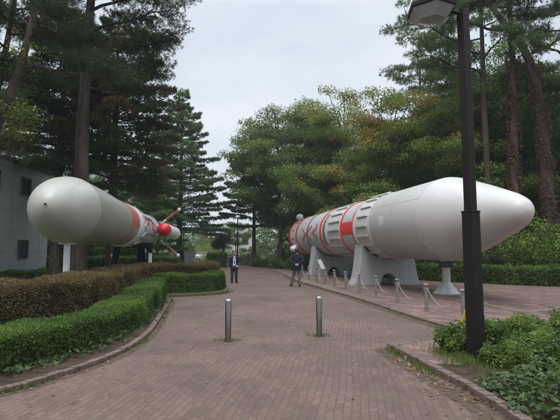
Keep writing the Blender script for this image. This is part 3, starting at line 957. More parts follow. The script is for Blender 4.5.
# ------------------------------------------------------------------ near lamp post
lp = thing('street_lamp', 'dark brown square lamp post with glass lantern in the near shrubs', 'street lamp', (3.0, 6.9, .03), (0, 0, math.radians(24)))
mb = MB(); mb.box((0, 0, 1.13), (.19, .19, 2.26)); mb.build('lower_shaft', M['brownpole'], lp, bevel=.006)
mb = MB(); mb.box((0, 0, 2.27), (.205, .205, .025)); mb.build('collar', M['brownpole'], lp, bevel=.004)
mb = MB(); mb.box((0, 0, 3.94), (.137, .137, 3.31)); mb.build('upper_shaft', M['brownpole'], lp, bevel=.005)
mb = MB(); mb.lathe([(.0, .17), (.015, .17), (.02, .12)], 4, axis='Z', a0=PI / 4, a1=2 * PI + PI / 4); mb.build('base_plate', M['brownpole'], lp)
def glass_mat():
    t = NT('lantern_glass').set(.15, 0, .5)
    t.base((.75, .8, .82))
    tr = t.node('ShaderNodeBsdfTransparent'); tr.inputs['Color'].default_value = (.85, .87, .88, 1)
    mx = t.node('ShaderNodeMixShader'); mx.inputs[0].default_value = .42
    t.link(tr.outputs[0], mx.inputs[1]); t.link(t.b.outputs[0], mx.inputs[2]); t.link(mx.outputs[0], t.out.inputs['Surface'])
    return t.m
M['glass'] = glass_mat()
Rz = Matrix.Rotation(-math.radians(24), 3, 'Z')
hc = Rz @ Vector((-.50, .05, 0))
def at_head(mb):
    mb.v = [tuple(Vector(v) + Vector((hc.x, hc.y, 0))) for v in mb.v]
    return mb
at_head(MB().lathe([(5.585, .39), (5.595, .405), (5.65, .41), (5.70, .385), (5.82, .2), (5.86, .1), (5.87, 0)], 6, axis='Z')).build('lantern_roof', M['brownpole'], lp)
at_head(MB().lathe([(5.584, .375), (5.43, .232), (5.425, .222), (5.422, 0)], 6, axis='Z', cap=False)).build('lantern_glass', M['glass'], lp)
mb = MB()
for k in range(6):
    a = 2 * PI * k / 6; b = 2 * PI * (k + 1) / 6
    mb.tube([(math.cos(a) * .378, math.sin(a) * .378, 5.585), (math.cos(a) * .234, math.sin(a) * .234, 5.43)], .006, 5)
    mb.tube([(math.cos(a) * .234, math.sin(a) * .234, 5.43), (math.cos(b) * .234, math.sin(b) * .234, 5.43)], .006, 5)
at_head(mb).build('lantern_frame', M['steelcap'], lp)
at_head(MB().lathe([(5.583, .2), (5.56, .21), (5.53, .12), (5.5, .06), (5.49, 0)], 16, axis='Z')).build('lamp_bulb', M['barkpine'], lp, smooth=True)
mb = MB(); p0 = Vector((0, 0, 5.52)); p1 = Vector((hc.x, hc.y, 5.70)); dv = (p0 - p1).normalized()
mb.tube([p0, p1 + dv * .34], .035, 8); mb.build('arm', M['brownpole'], lp)

# far park lamps
def park_lamp(label, loc, h):
    o = thing('street_lamp', label, 'street lamp', loc)
    MB().lathe([(0, .07), (h * .5, .055), (h, .045)], 10, axis='Z').build('pole', M['brownpole'], o, smooth=True)
    MB().lathe([(h, .08), (h + .02, .2), (h + .1, .24), (h + .22, .18), (h + .28, .06), (h + .285, 0)], 16, axis='Z').build('lamp_head', M['boardwhite'], o, smooth=True)
park_lamp('distant park lamp with white dome head on thin pole by the path', (-3.75, 39, 0), 4.5)
park_lamp('distant park lamp with flat pale head under the green conifer', (-9.6, 44, 0), 4.2)

# ------------------------------------------------------------------ hedges
def hedge(name, label, line, w, h, n, leaf, mat, seed, group=None, end_round=True, lump=.06, tone=None, hs=None):
    """clipped hedge along a centre line: twiggy core under a shell of leaves"""
    rng = np.random.default_rng(seed)
    ln = np.array(smooth_line(line, 6))
    seg = np.linalg.norm(np.diff(ln, axis=0), axis=1); cum = np.r_[0, np.cumsum(seg)]; tot = cum[-1]
    hk = (lambda s: np.interp(s, hs[0], hs[1])) if hs else (lambda s: np.ones_like(s))
    def frame(s):
        x = np.interp(s, cum, ln[:, 0]); y = np.interp(s, cum, ln[:, 1])
        e = .25
        dx = np.interp(np.minimum(s + e, tot), cum, ln[:, 0]) - np.interp(np.maximum(s - e, 0), cum, ln[:, 0])
        dy = np.interp(np.minimum(s + e, tot), cum, ln[:, 1]) - np.interp(np.maximum(s - e, 0), cum, ln[:, 1])
        l = np.hypot(dx, dy) + 1e-9
        return np.c_[x, y], np.c_[-dy / l, dx / l], np.c_[dx / l, dy / l]
    # core
    mb = MB()
    m = max(6, int(tot / .5))
    prof = [(-.40, .02), (-.43, .35), (-.42, .82), (-.36, .90), (.36, .90), (.42, .82), (.43, .35), (.40, .02)]
    c, nn, tt = frame(np.linspace(.12, tot - .12, m))
    vs = []; hc_ = hk(np.linspace(.12, tot - .12, m))
    for i in range(m):
        for (a, b) in prof: vs.append((c[i, 0] + nn[i, 0] * a * w, c[i, 1] + nn[i, 1] * a * w, b * h * hc_[i]))
    k = len(prof); fs = []
    for i in range(m - 1):
        for j in range(k): fs.append((i * k + j, i * k + (j + 1) % k, (i + 1) * k + (j + 1) % k, (i + 1) * k + j))
    fs += [tuple(range(k)), tuple(range((m - 1) * k, m * k))]
    mb.add(vs, fs)
    o = thing(name, label, 'hedge', (0, 0, .03), group=group)
    mb.build('twig_core', M['core'], o)
    # stray twigs standing out of the clipped surface
    if leaf < .05:
        tw = MB()
        for i in range(int(tot * 26)):
            sq = np.array([rng.random() * tot]); q, q2, _ = frame(sq); hq = float(hk(sq)[0])
            a = rng.uniform(-.48, .48) * w
            b = Vector((q[0, 0] + q2[0, 0] * a, q[0, 1] + q2[0, 1] * a, h * hq * .9)); e = b + Vector((rng.normal(0, .05), rng.normal(0, .05), h * hq * .1 + rng.uniform(.02, .11)))
            tw.tube([b, e], [.003, .0015], 3, cap=False)
        tw.build('stray_twigs', M['barkgrey'], o)['kind'] = 'stuff'
    # shell
    per = 2 * h + w
    u = rng.random(n) * per
    s = rng.random(n) * tot
    ends = rng.random(n) < (2 * w * h) / (per * tot + 2 * w * h)
    side = np.where(u < h, -1, np.where(u > h + w, 1, 0))
    a = np.where(side == -1, -w / 2, np.where(side == 1, w / 2, u - h - w / 2))
    z = np.where(side == -1, u, np.where(side == 1, per - u, h))
    # end faces
    ea = rng.uniform(-w / 2, w / 2, n); ez = rng.random(n) * h; es = np.where(rng.random(n) < .5, 0, tot)
    a = np.where(ends, ea, a); z = np.where(ends, ez, z); s = np.where(ends, es, s)
    c, nn, tt = frame(s)
    # lumps: sum of sines along the hedge
    lum = lump * (np.sin(s * 2.3 + z * 3 + seed) + np.sin(s * 5.1 - a * 4 + seed * 2) * .6 + np.sin(s * 11 + z * 9 + a * 7) * .35) * .6
    rnd = np.maximum(0, (np.abs(a) / (w / 2) - .75)) * np.maximum(0, (z / h - .7)) * 1.2   # rounded top corners
    depth = np.abs(rng.normal(0, .045, n)) + rnd * .35
    nx = np.where(ends, 0, side); nz = np.where(side == 0, 1., .0); nz = np.where(ends, 0, nz)
    out = lum - depth
    P = np.c_[c + nn * (a + nx * out)[:, None] + tt * (np.where(ends, np.where(es > 0, 1, -1), 0) * out)[:, None], np.maximum(.02, (z + nz * out - rnd * .3) * hk(s))]
    Nrm = np.c_[nn * nx[:, None] + tt * np.where(ends, np.where(es > 0, 1, -1), 0)[:, None], nz]
    U = unit(Nrm * .5 + rng.normal(0, .75, (n, 3)) + np.array([0, 0, .25]))
    W = unit(np.cross(U, Nrm + rng.normal(0, .6, (n, 3))))
    thin = (np.sin(s * 3.7 + seed) * np.sin(s * 1.3 + z * 4 + a * 3) > .55) & (rng.random(n) < .55)
    L = leaf * rng.uniform(.5, 1.6, n) * np.where(thin, .35, 1)
    V = kites(P, U, W, L, L * .6)
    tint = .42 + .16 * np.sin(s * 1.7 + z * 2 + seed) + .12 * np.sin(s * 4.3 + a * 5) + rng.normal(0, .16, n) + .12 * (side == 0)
    if tone is not None: tint = tint + tone(P, s, z, rng)
    me = mesh_np('foliage', V, n, 4, tint, M[mat])
    link(bpy.data.objects.new('foliage', me), o)
    return o

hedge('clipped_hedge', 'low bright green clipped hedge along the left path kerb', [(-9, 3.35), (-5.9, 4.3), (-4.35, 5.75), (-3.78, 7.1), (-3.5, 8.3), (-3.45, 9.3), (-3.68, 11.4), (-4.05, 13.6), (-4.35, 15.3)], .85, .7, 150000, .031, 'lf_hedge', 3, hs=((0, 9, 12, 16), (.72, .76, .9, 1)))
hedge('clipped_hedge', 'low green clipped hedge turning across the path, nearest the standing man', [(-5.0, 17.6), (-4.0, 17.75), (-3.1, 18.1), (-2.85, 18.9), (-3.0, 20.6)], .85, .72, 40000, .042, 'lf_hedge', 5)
def brown_tone(P, s, z, rng):
    # patches of weeds and green shoots growing through
    k = np.sin(P[:, 0] * 3.1 + 1) + np.sin(P[:, 1] * 2.7) + np.sin(P[:, 1] * 7 + P[:, 0] * 5) * .6
    ol = np.where((z < .8) & (rng.random(len(P)) < .35), .48, 0) - .12 * (z < .8)
    return ol + np.where((k > 1.5) & (rng.random(len(P)) < .7), .5, 0) + np.where(P[:, 1] < 6.6, .12, 0)
hedge('azalea_hedge', 'tall brown clipped hedge behind the low green hedges', [(-11, 5.0), (-7.3, 5.9), (-5.35, 7.4), (-4.75, 8.8), (-4.65, 10.0), (-4.85, 12.0), (-5.3, 15), (-5.55, 17.3), (-4.9, 19.1), (-3.6, 19.5), (-3.35, 20.6)], 1.15, 1.1, 210000, .034, 'lf_brown', 8, tone=brown_tone)
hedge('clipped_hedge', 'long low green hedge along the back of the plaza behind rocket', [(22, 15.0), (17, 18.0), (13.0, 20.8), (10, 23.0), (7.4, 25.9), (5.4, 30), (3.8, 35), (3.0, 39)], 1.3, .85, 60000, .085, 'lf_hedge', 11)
hedge('clipped_hedge', 'dark square clipped hedge block far down the path', [(-7.1, 43.2), (-5.3, 43.6)], 1.3, 1.35, 7000, .1, 'lf_shrub', 13)
hedge('clipped_hedge', 'low hedge behind the black trestle on the left lawn', [(-20, 27.5), (-12, 28.5), (-7, 30.5)], 1.4, 1.25, 22000, .085, 'lf_hedge', 15)
hedge('screening_hedge', 'tall loose green hedge screening the pale building behind the left lawn', [(-34, 40), (-22, 39.5), (-13.5, 41)], 2.2, 2.9, 22000, .16, 'lf_hedge', 19, lump=.22)
hedge('clipped_hedge', 'low hedge beside the grey building base', [(-16, 20.2), (-13.8, 22.5), (-13.2, 26.5)], .9, .55, 12000, .08, 'lf_hedge', 17)

# ------------------------------------------------------------------ near shrubs, ivy, weeds, litter
def shrub(label, loc, rx, ry, h, n, leaf, mat, seed, name='leafy_shrub', group=None, stems=14):
    rng = np.random.default_rng(seed)
    o = thing(name, label, 'shrub', loc, group=group)
    mb = MB(); C = []; R = []
    for i in range(stems):
        a = rng.random() * 2 * PI; q = math.sqrt(rng.random())
        e = np.array([math.cos(a) * rx * q, math.sin(a) * ry * q, h * rng.uniform(.55, 1) * (1 - .35 * q * q)])
        s = np.array([e[0] * .3, e[1] * .3, 0])
        mb.tube(wob(rng, s, e, 5, h * .04), list(np.linspace(.012 + h * .008, .004, 5)), 5)
        for f in (1, .72, .45):
            C.append(s + (e - s) * f); R.append(min(rx, ry, h) * rng.uniform(.3, .5))
    mb.build('stems', M['bark'], o)
    cr = broad_crown('foliage', rng, np.array(C), np.array(R), n, leaf, M[mat], .75, up=.5, spread=.5)
    V = np.empty(len(cr.vertices) * 3, np.float32); cr.vertices.foreach_get('co', V)
    V = V.reshape(-1, 3); V[:, 2] = np.maximum(V[:, 2], .02); cr.vertices.foreach_set('co', V.ravel())
    link(bpy.data.objects.new('foliage', cr), o)
    return o
shrub('rounded low shrub hugging the left foot of the lamp post', (2.92, 7.3, .05), .34, .34, .4, 5000, .05, 'lf_shrub', 31)
shrub('low spreading shrub just right of the lamp post', (3.75, 7.5, .05), .8, .6, .48, 12000, .05, 'lf_shrub', 32)
shrub('low spreading shrub right of the lamp post beneath the hanging rope', (5.1, 7.9, .05), 1.0, .7, .5, 15000, .05, 'lf_shrub', 33)
shrub('low spreading shrub at the right edge under the rocket nose', (6.7, 7.7, .05), 1.0, .8, .5, 13000, .055, 'lf_shrub', 34)
shrub('low leafy shrub in the middle of the right planting bed', (4.3, 6.5, .05), .9, .6, .42, 12000, .052, 'lf_shrub', 35)
shrub('low leafy shrub at the far right of the planting bed', (5.8, 6.5, .05), .9, .7, .5, 12000, .055, 'lf_shrub', 36)

shrub('low leafy shrub at the near foot of the lamp post', (3.45, 6.3, .05), .55, .5, .34, 9000, .045, 'lf_shrub', 37)
shrub('low leafy shrub growing out of the ivy nearest the camera', (3.9, 5.2, .05), .7, .6, .36, 10000, .045, 'lf_shrub', 38)
def ivy_leaves(name, P, rng, size, mat, up=1.6, lift=None):
    """broad pointed leaves made of two folded halves"""
    n = len(P)
    U, W, N = leaf_frames(n, rng, up)
    L = size * rng.uniform(.55, 1.35, n)[:, None]
    f = .16
    b = P
    pts = {
        't': b + U * L - N * L * .1,
        'l1': b + U * L * .12 + W * L * .44 + N * L * f, 'l2': b + U * L * .55 + W * L * .36 + N * L * f * .7,
        'r1': b + U * L * .12 - W * L * .44 + N * L * f, 'r2': b + U * L * .55 - W * L * .36 + N * L * f * .7,
        'b': b + U * L * .05}
    V = np.empty((n, 2, 4, 3))
    V[:, 0] = np.stack([pts['b'], pts['l1'], pts['l2'], pts['t']], 1)
    V[:, 1] = np.stack([pts['b'], pts['t'], pts['r2'], pts['r1']], 1)
    tint = np.repeat(.45 + rng.normal(0, .2, n), 2)
    return mesh_np(name, V.reshape(-1, 3), n * 2, 4, tint, M[mat])

def ivy():
    rng = np.random.default_rng(41)
    n = 17000
    x = rng.uniform(2.3, 7.0, n * 3); y = rng.uniform(1.0, 7.4, n * 3)
    edge = 2.52 + .22 * np.sin(y * 2.1) + .16 * np.sin(y * 6.3 + 1) + np.maximum(0, y - 5.2) * .55
    keep = (x > edge) & ((x - edge < 4.5))
    x, y = x[keep][:n], y[keep][:n]
    e = np.clip((x - (2.42 + np.maximum(0, y - 5.2) * .55)) / .7, 0.05, 1)
    hgt = .08 + e * (.2 + .1 * np.sin(x * 3.3 + y * 2.2) + .07 * np.sin(y * 5.7 - x * 2))
    z = .05 + hgt * rng.random(len(x)) ** .5
    me = ivy_leaves('ground_ivy', np.c_[x, y, z], rng, .068, 'lf_ivy')
    o = link(bpy.data.objects.new('ground_ivy', me)); struct(o, 'stuff')
    # few fallen pale leaves lodged on the ivy
ivy()

def blades(name, P, rng, L, wd, mat, up=1.0):
    n = len(P)
    U = rng.normal(0, .5, (n, 3)); U[:, 2] = np.abs(U[:, 2]) + up; U = unit(U)
    W = unit(np.cross(U, rng.normal(size=(n, 3))))
    V = kites(P, U, W, L * rng.uniform(.5, 1.3, n), wd)
    return mesh_np(name, V, n, 4, rng.random(n), M[mat])

def along(line, n, rng, spread, lo=0, hi=1, clump=None):
    ln = np.array(line); seg = np.linalg.norm(np.diff(ln, axis=0), axis=1); cum = np.r_[0, np.cumsum(seg)]
    s = rng.uniform(lo, hi, n) * cum[-1]
    if clump is not None:
        k = clump(s); s = s[rng.random(n) < k]
    x = np.interp(s, cum, ln[:, 0]); y = np.interp(s, cum, ln[:, 1])
    return np.c_[x + rng.normal(0, spread, len(s)), y + rng.normal(0, spread, len(s)), np.full(len(s), .01)]

def kerb_dirt():
    t = NT('dusty_dirt').set(.95, 0, .1)
    t.base(t.ramp(t.noise(9, 6, .7), [(.3, (.06, .043, .03)), (.7, (.12, .09, .062))]))
    a = t.node('ShaderNodeAttribute', attribute_name='edge')
    al = t.math('SUBTRACT', t.math('MULTIPLY', t.math('SUBTRACT', t.math('MULTIPLY', t.noise(6, 9, .8), 1.9), .45), a.outputs['Fac']), .16)
    al = t.math('MULTIPLY', al, 2.6); al.node.use_clamp = True
    tr = t.node('ShaderNodeBsdfTransparent'); mx = t.node('ShaderNodeMixShader')
    t.link(al, mx.inputs[0]); t.link(tr.outputs[0], mx.inputs[1]); t.link(t.b.outputs[0], mx.inputs[2]); t.link(mx.outputs[0], t.out.inputs['Surface'])
    def strip(line, w, off, z):
        ln = np.array(line); d = np.gradient(ln, axis=0); d /= np.linalg.norm(d, axis=1, keepdims=True) + 1e-9
        nn = np.c_[-d[:, 1], d[:, 0]]
        vs = []; ed = []; fs = []
        us = (-1, -.5, 0, .5, 1)
        for i in range(len(ln)):
            for u in us:
                p = ln[i] + nn[i] * (off + u * w); vs.append((p[0], p[1], z)); ed.append(1 - abs(u) ** 1.5)
        k = len(us)
        for i in range(len(ln) - 1):
            for j in range(k - 1): fs.append((i * k + j, i * k + j + 1, (i + 1) * k + j + 1, (i + 1) * k + j))
        me = bpy.data.meshes.new('kerb_dirt'); me.from_pydata(vs, [], fs); me.materials.append(t.m)
        at = me.attributes.new('edge', 'FLOAT', 'POINT'); at.data.foreach_set('value', ed)
        struct(link(bpy.data.objects.new('kerb_dirt', me)))
    strip(BK[:30], .32, -.12, .0085)
    strip(RK[44:], .3, -.06, .0095)
    strip([p for p in LK if p[1] > 3], .16, -.03, .0085)
    strip(LK2[:30], .28, -.1, .0105)
kerb_dirt()

def weeds():
    rng = np.random.default_rng(52)
    cl = lambda s: np.clip(np.sin(s * 1.9) + np.sin(s * 4.7 + 1) * .8 - .1, 0, 1)
    P = [along([p for p in LK if p[1] > 4.5], 5000, rng, .05, 0, .98, cl),
         along(LK2[:24], 7000, rng, .16, .0, 1, lambda s: np.full(len(s), .8)),
         along(RK[40:], 3200, rng, .06, .3, 1, cl),
         along(BK[:22], 2600, rng, .07, .02, 1, cl),
         along([(3.55, 9.85), (3.75, 9.2), (3.5, 8.6)], 900, rng, .16)]
    for bx, by in ((-.97, 8.4), (.775, 8.87)):
        a = rng.random(110) * 2 * PI; r = .06 + np.abs(rng.normal(0, .07, 110))
        P.append(np.c_[bx + np.cos(a) * r * 1.5, by + np.sin(a) * r, np.full(110, .006)])
    P = np.concatenate(P)
    o = link(bpy.data.objects.new('path_weeds', blades('path_weeds', P, rng, .055, .012, 'lf_grass')))
    struct(o, 'stuff')
    # taller grass round the shrub foot at the right corner
    n = 1500
    x = rng.normal(2.78, .25, n); y = rng.normal(6.9, .4, n)
    ok = (x > 2.28 + np.maximum(0, 7 - y) * .1)
    P = np.c_[x, y, np.full(n, .055)][ok]
    o = link(bpy.data.objects.new('long_grass', blades('long_grass', P, rng, .1, .01, 'lf_grass', .8)))
    struct(o, 'stuff')
    # broadleaf weeds against the left hedge foot
    P = np.concatenate([along([(-3.6, 6.0), (-3.1, 7.3), (-2.95, 8.6)], 260, rng, .1), along([(-3.05, 9.4), (-3.4, 12.2), (-3.75, 14.6)], 300, rng, .12)])
    P[:, 2] = .05 + rng.random(len(P)) * .1
    o = link(bpy.data.objects.new('bed_weeds', ivy_leaves('bed_weeds', P, rng, .075, 'lf_ivy', 1.0)))
    struct(o, 'stuff')
    # litter of dry leaves
    P = [along(BK[:22], 420, rng, .16, 0, 1), along(RK[40:], 300, rng, .12, .3, 1), along([p for p in LK if p[1] > 5], 350, rng, .1),
         np.c_[rng.uniform(-3, 2.4, 160), rng.uniform(4, 14, 160), np.full(160, .012)],
         np.c_[rng.uniform(4.5, 9, 260), rng.uniform(13, 20, 260), np.full(260, .04)],
         np.c_[rng.normal(2.1, .22, 260), rng.normal(5.6, 1.0, 260), np.full(260, .015)]]
    P = np.concatenate(P); P[:, 2] = np.where(P[:, 0] > 3.7, .04, .016) + rng.random(len(P)) * .012
    P = P[~((P[:, 0] > 2.1) & (P[:, 1] < 7.7) & (P[:, 0] < 2.35) & False)]
    n = len(P)
    U, W, N = leaf_frames(n, rng, 3.0)
    L = .042 * rng.uniform(.5, 1.4, n)
    o = link(bpy.data.objects.new('fallen_leaves', mesh_np('fallen_leaves', kites(P, U, W, L, L * .6), n, 4, rng.random(n), M['lf_litter'])))
    struct(o, 'stuff')
weeds()

# far shrubs along the right of the path and behind the plaza
for i, (x, y, rx, h, mat, lb) in enumerate([
    (-2.6, 47.5, 1.4, 1.0, 'lf_bright', 'bright green shrub beside the far path bend, left of the row'),
    (-1.0, 45.0, 1.6, 1.1, 'lf_bright', 'bright green shrub at the far path edge, below the distant lamp'),
    (.6, 41.5, 1.7, 1.2, 'lf_bright', 'bright green shrub at the far path edge behind the posts'),
    (2.0, 38.0, 1.8, 1.2, 'lf_hedge', 'darker green shrub by the rocket tail end'),
    (-4.6, 52.0, 2.0, 2.0, 'lf_mixed', 'dark shrub behind the far path bend'),
    (-9.2, 62.0, 3.0, 2.8, 'lf_autumn', 'yellowing shrub in front of the far pale house'),
    (.5, 47.0, 2.4, 2.6, 'lf_mixed', 'tall dark shrub behind the bright shrubs at the path bend'),
    (3.6, 42.0, 2.6, 3.0, 'lf_mixed', 'tall dark shrub just beyond the right rocket tail')]):
    shrub(lb, (x, y, 0), rx, rx * .8, h, 5000, .12, mat, 60 + i)
for i, (x, y, rx, h, mat, lb) in enumerate([
    (13.6, 23.0, 2.0, 3.4, 'lf_green', 'big leafy shrub behind the plaza hedge at the right edge'),
    (16.2, 22.0, 2.2, 4.6, 'lf_green', 'tallest leafy shrub behind the plaza hedge at far right'),
    (11.2, 25.5, 1.8, 2.4, 'lf_mixed', 'dark shrub behind the plaza hedge below the rocket nose tip'),
    (8.6, 29.0, 2.0, 2.6, 'lf_mixed', 'dark shrub behind the plaza hedge under the fairing'),
    (6.2, 34.0, 2.2, 2.6, 'lf_mixed', 'dark shrub behind the plaza hedge between the cradles')]):
    shrub(lb, (x, y, 0), rx, rx * .8, h, 9000, .13, mat, 80 + i, stems=22)

# ------------------------------------------------------------------ trees
def px(p, d): return (p - 280) * d / 440
# left: pines and dark conifers
plant_tree(gen_pine(101, [(0, 0, -.1), (.05, 0, 3), (-.12, 0, 7), (-.05, .1, 10.5), (.1, 0, 14), (.3, 0, 17)], .34, .72, 11, 3.2, 12000, bark='bark', mat='lf_pinedark', boughs=[
    ((0, 0, 10.4), (3.3, .5, 11.1), .09), ((0, 0, 11.4), (3.5, .3, 12.4), .09), ((-.05, 0, 9.4), (2.9, 1.0, 9.7), .07), ((-.05, 0, 9.2), (-3.0, 1.0, 9.6), .07), ((0, 0, 12.2), (2.8, .4, 13.4), .08),
    ((0, 0, 10.8), (-3.2, .8, 11.6), .08), ((0, 0, 11.8), (-2.6, -1.0, 12.6), .07), ((0, 0, 8.8), (2.0, 1.6, 9.0), .06)],
    L=.15, wd=.017, k=13), 'pine_tree', 'tall thick pine trunk rising right behind the left rocket nose', 'tree', (px(80, 18.6), 18.6, 0))
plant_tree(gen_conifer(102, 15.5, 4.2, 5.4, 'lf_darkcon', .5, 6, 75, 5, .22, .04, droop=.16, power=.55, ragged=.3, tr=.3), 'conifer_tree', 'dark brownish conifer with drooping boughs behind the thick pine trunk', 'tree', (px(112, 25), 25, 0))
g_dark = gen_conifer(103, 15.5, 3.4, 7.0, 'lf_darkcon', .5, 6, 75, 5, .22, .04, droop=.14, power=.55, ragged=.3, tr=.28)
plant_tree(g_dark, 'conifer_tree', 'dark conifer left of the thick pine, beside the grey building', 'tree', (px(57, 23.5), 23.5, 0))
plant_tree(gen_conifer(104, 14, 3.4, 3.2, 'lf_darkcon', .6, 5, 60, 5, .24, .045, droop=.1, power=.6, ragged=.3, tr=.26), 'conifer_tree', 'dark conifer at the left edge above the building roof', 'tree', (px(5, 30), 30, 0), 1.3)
plant_tree(gen_pine(105, [(-2.2, 0, -.1), (-1.7, 0, 3.5), (-.6, 0, 6.5), (.2, 0, 9), (.5, 0, 12), (.7, 0, 15)], .2, .5, 12, 2.8, 4000, mat='lf_pinedark', bark='bark', k=11, wd=.02), 'pine_tree', 'leaning slim pine at the left edge, right one of two', 'tree', (px(14, 15), 15, 0))
plant_tree(gen_pine(106, [(-1.6, 0, -.1), (-1.2, 0, 4), (-.5, 0, 8), (-.1, 0, 11), (.2, 0, 15)], .17, .5, 11, 2.6, 4000, mat='lf_pinedark', bark='bark', k=11, wd=.02), 'pine_tree', 'leaning slim pine at the left edge, left one of two', 'tree', (px(4, 16.2), 16.2, 0))
plant_tree(gen_broad(107, 11, 2.8, 7.0, 9000, .1, 'lf_autumn', limbs=8), 'broadleaf_tree', 'tree with reddish leaves among the left edge pines', 'tree', (px(-32, 16), 16, 0))
# centre left green conifer
plant_tree(gen_conifer(108, 18.6, 5.0, 3.6, 'lf_cedar', .58, 6, 55, 5, .28, .055, droop=.04, power=.8, ragged=.3), 'conifer_tree', 'pointed green conifer against the sky behind the left rocket tail', 'tree', (px(180, 45), 45, 0))
plant_tree(gen_conifer(109, 11, 4.4, .8, 'lf_cedar', .6, 6, 45, 5, .27, .055, droop=.1, power=.7), 'conifer_tree', 'lower green conifer left of the pointed conifer', 'tree', (px(140, 38), 38, 0))
plant_tree(gen_bare(110, 8.5, 4, 'bark', 5200, 'lf_mixed', 3, .15, .22), 'broadleaf_tree', 'thin leaved spreading tree in the gap beyond the standing man', 'tree', (px(224, 50), 50, 0), 1.2)
plant_tree(gen_bare(111, 11, 4, 'barkgrey', 1600, 'lf_reddish', 3, .13, .3), 'bare_tree', 'hazy reddish half bare tree far off in the sky gap', 'tree', (px(212, 72), 72, 0), 1.1)
# right mass
def autumn_tone(P, h, r):
    return .28 * np.clip(P[:, 2] / h - .55, -.4, .5) + .1 * np.sin(P[:, 0] * 1.3) * np.sin(P[:, 2] * 1.1)
plant_tree(gen_conifer(120, 13.6, 3.6, 4.2, 'lf_cedar', .7, 6, 50, 5, .26, .075, droop=-.02, power=.5, ragged=.35, bark='bark'), 'cedar_tree', 'layered dark green cedar with shelving boughs at the right of the sky gap', 'tree', (px(254, 46), 46, 0))
plant_tree(gen_broad(119, 15.4, 5.2, 2.6, 52000, .17, 'lf_mixed', 'bark', 18, flat=.33), 'broadleaf_tree', 'broad rounded mid green tree right of the layered cedar', 'tree', (px(280, 41), 41, 0))
plant_tree(gen_broad(121, 16.9, 5.4, 4.5, 42000, .17, 'lf_mixed', 'bark', 16), 'broadleaf_tree', 'tall dull green tree with a rounded top above the rocket tail', 'tree', (px(296, 44), 44, 0))
plant_tree(gen_broad(122, 15.2, 5.0, 2.5, 44000, .16, 'lf_mixed', 'barkgrey', 16), 'broadleaf_tree', 'dull green tree showing grey limbs behind the rocket tail', 'tree', (px(322, 41), 41, 0))
plant_tree(gen_broad(123, 14.6, 4.8, 2.2, 58000, .15, 'lf_autumn', 'barkgrey', 15, tint_fn=autumn_tone), 'broadleaf_tree', 'green tree with orange tinged top behind the ribbed rings', 'tree', (px(348, 36), 36, 0))
plant_tree(gen_bare(124, 15.5, 4, 'barkgrey', 0, levels=4, fork=.42), 'bare_tree', 'leafless spiky treetop poking up against the sky', 'tree', (px(352, 41), 41, 0), 1.3)
plant_tree(gen_bare(125, 14.5, 4, 'barkgrey', 2600, 'lf_reddish', 4, .13, .36), 'broadleaf_tree', 'thin reddish treetop beside the lamp lantern against the sky', 'tree', (px(398, 38), 38, 0), 1.05)
plant_tree(gen_broad(126, 12.8, 4.6, 1.8, 60000, .14, 'lf_autumn', 'barkgrey', 14, tint_fn=autumn_tone), 'broadleaf_tree', 'orange tinged tree in front of the wood above the fairing', 'tree', (px(393, 31), 31, 0))
plant_tree(gen_broad(127, 11.8, 4.2, 1.5, 60000, .13, 'lf_autumn', 'barkgrey', 14, tint_fn=autumn_tone), 'broadleaf_tree', 'yellowing leafy tree left of the lamp post', 'tree', (px(436, 28.5), 28.5, 0))
plant_tree(gen_broad(128, 15.0, 4.6, 1.2, 60000, .14, 'lf_autumn', 'bark', 16, tint_fn=lambda P, h, r: -.12 + .1 * np.sin(P[:, 2])), 'broadleaf_tree', 'fresh green tree directly behind the rocket nose', 'tree', (px(492, 29), 29, 0))
plant_tree(gen_broad(138, 17.5, 4.6, 4.0, 60000, .15, 'lf_autumn', 'bark', 17, tint_fn=lambda P, h, r: -.1 + .12 * np.sin(P[:, 2] * 1.4 + P[:, 0])), 'broadleaf_tree', 'tall yellow green tree filling the gaps between the ivy clad pine trunks', 'tree', (px(526, 32), 32, 0))
plant_tree(gen_broad(139, 14.0, 4.2, .8, 56000, .13, 'lf_green', 'bark', 13), 'broadleaf_tree', 'fresh green tree at the right edge behind the ivy clad trunks', 'tree', (px(548, 27), 27, 0))
# pines on the right
plant_tree(gen_pine(130, [(0, 0, -.1), (.1, 0, 4), (-.1, 0, 8), (.15, 0, 12), (.3, 0, 16.4)], .22, .5, 15, 4.0, 4800, L=.22, wd=.032, k=10, pad=.85), 'pine_tree', 'slender pine with shelf like pads left of the lamp lantern', 'tree', (px(421, 34), 34, 0))
plant_tree(gen_pine(129, [(0, 0, -.1), (-.1, 0, 5), (.2, 0, 10), (0, 0, 17.5)], .22, .6, 13, 3.6, 3600, L=.22, wd=.03, k=10, pad=.8), 'pine_tree', 'dense pine standing directly behind the lamp post top', 'tree', (px(455, 31), 31, 0))
plant_tree(gen_pine(131, [(0, 0, -.1), (.05, 0, 5), (0, 0, 10), (.1, 0, 15), (0, 0, 19)], .23, .56, 13, 3.6, 4600, L=.22, wd=.026, k=11, pad=.7, bark='bark', boughs=[
    ((0, 0, 11), (-3.4, -1, 11.2), .07), ((0, 0, 12), (-4.0, -.6, 12.8), .08), ((0, 0, 13.2), (-4.6, -1.0, 14.8), .08)]), 'pine_tree', 'straight dark pine trunk just right of the lamp post', 'tree', (px(489, 25), 25, 0))
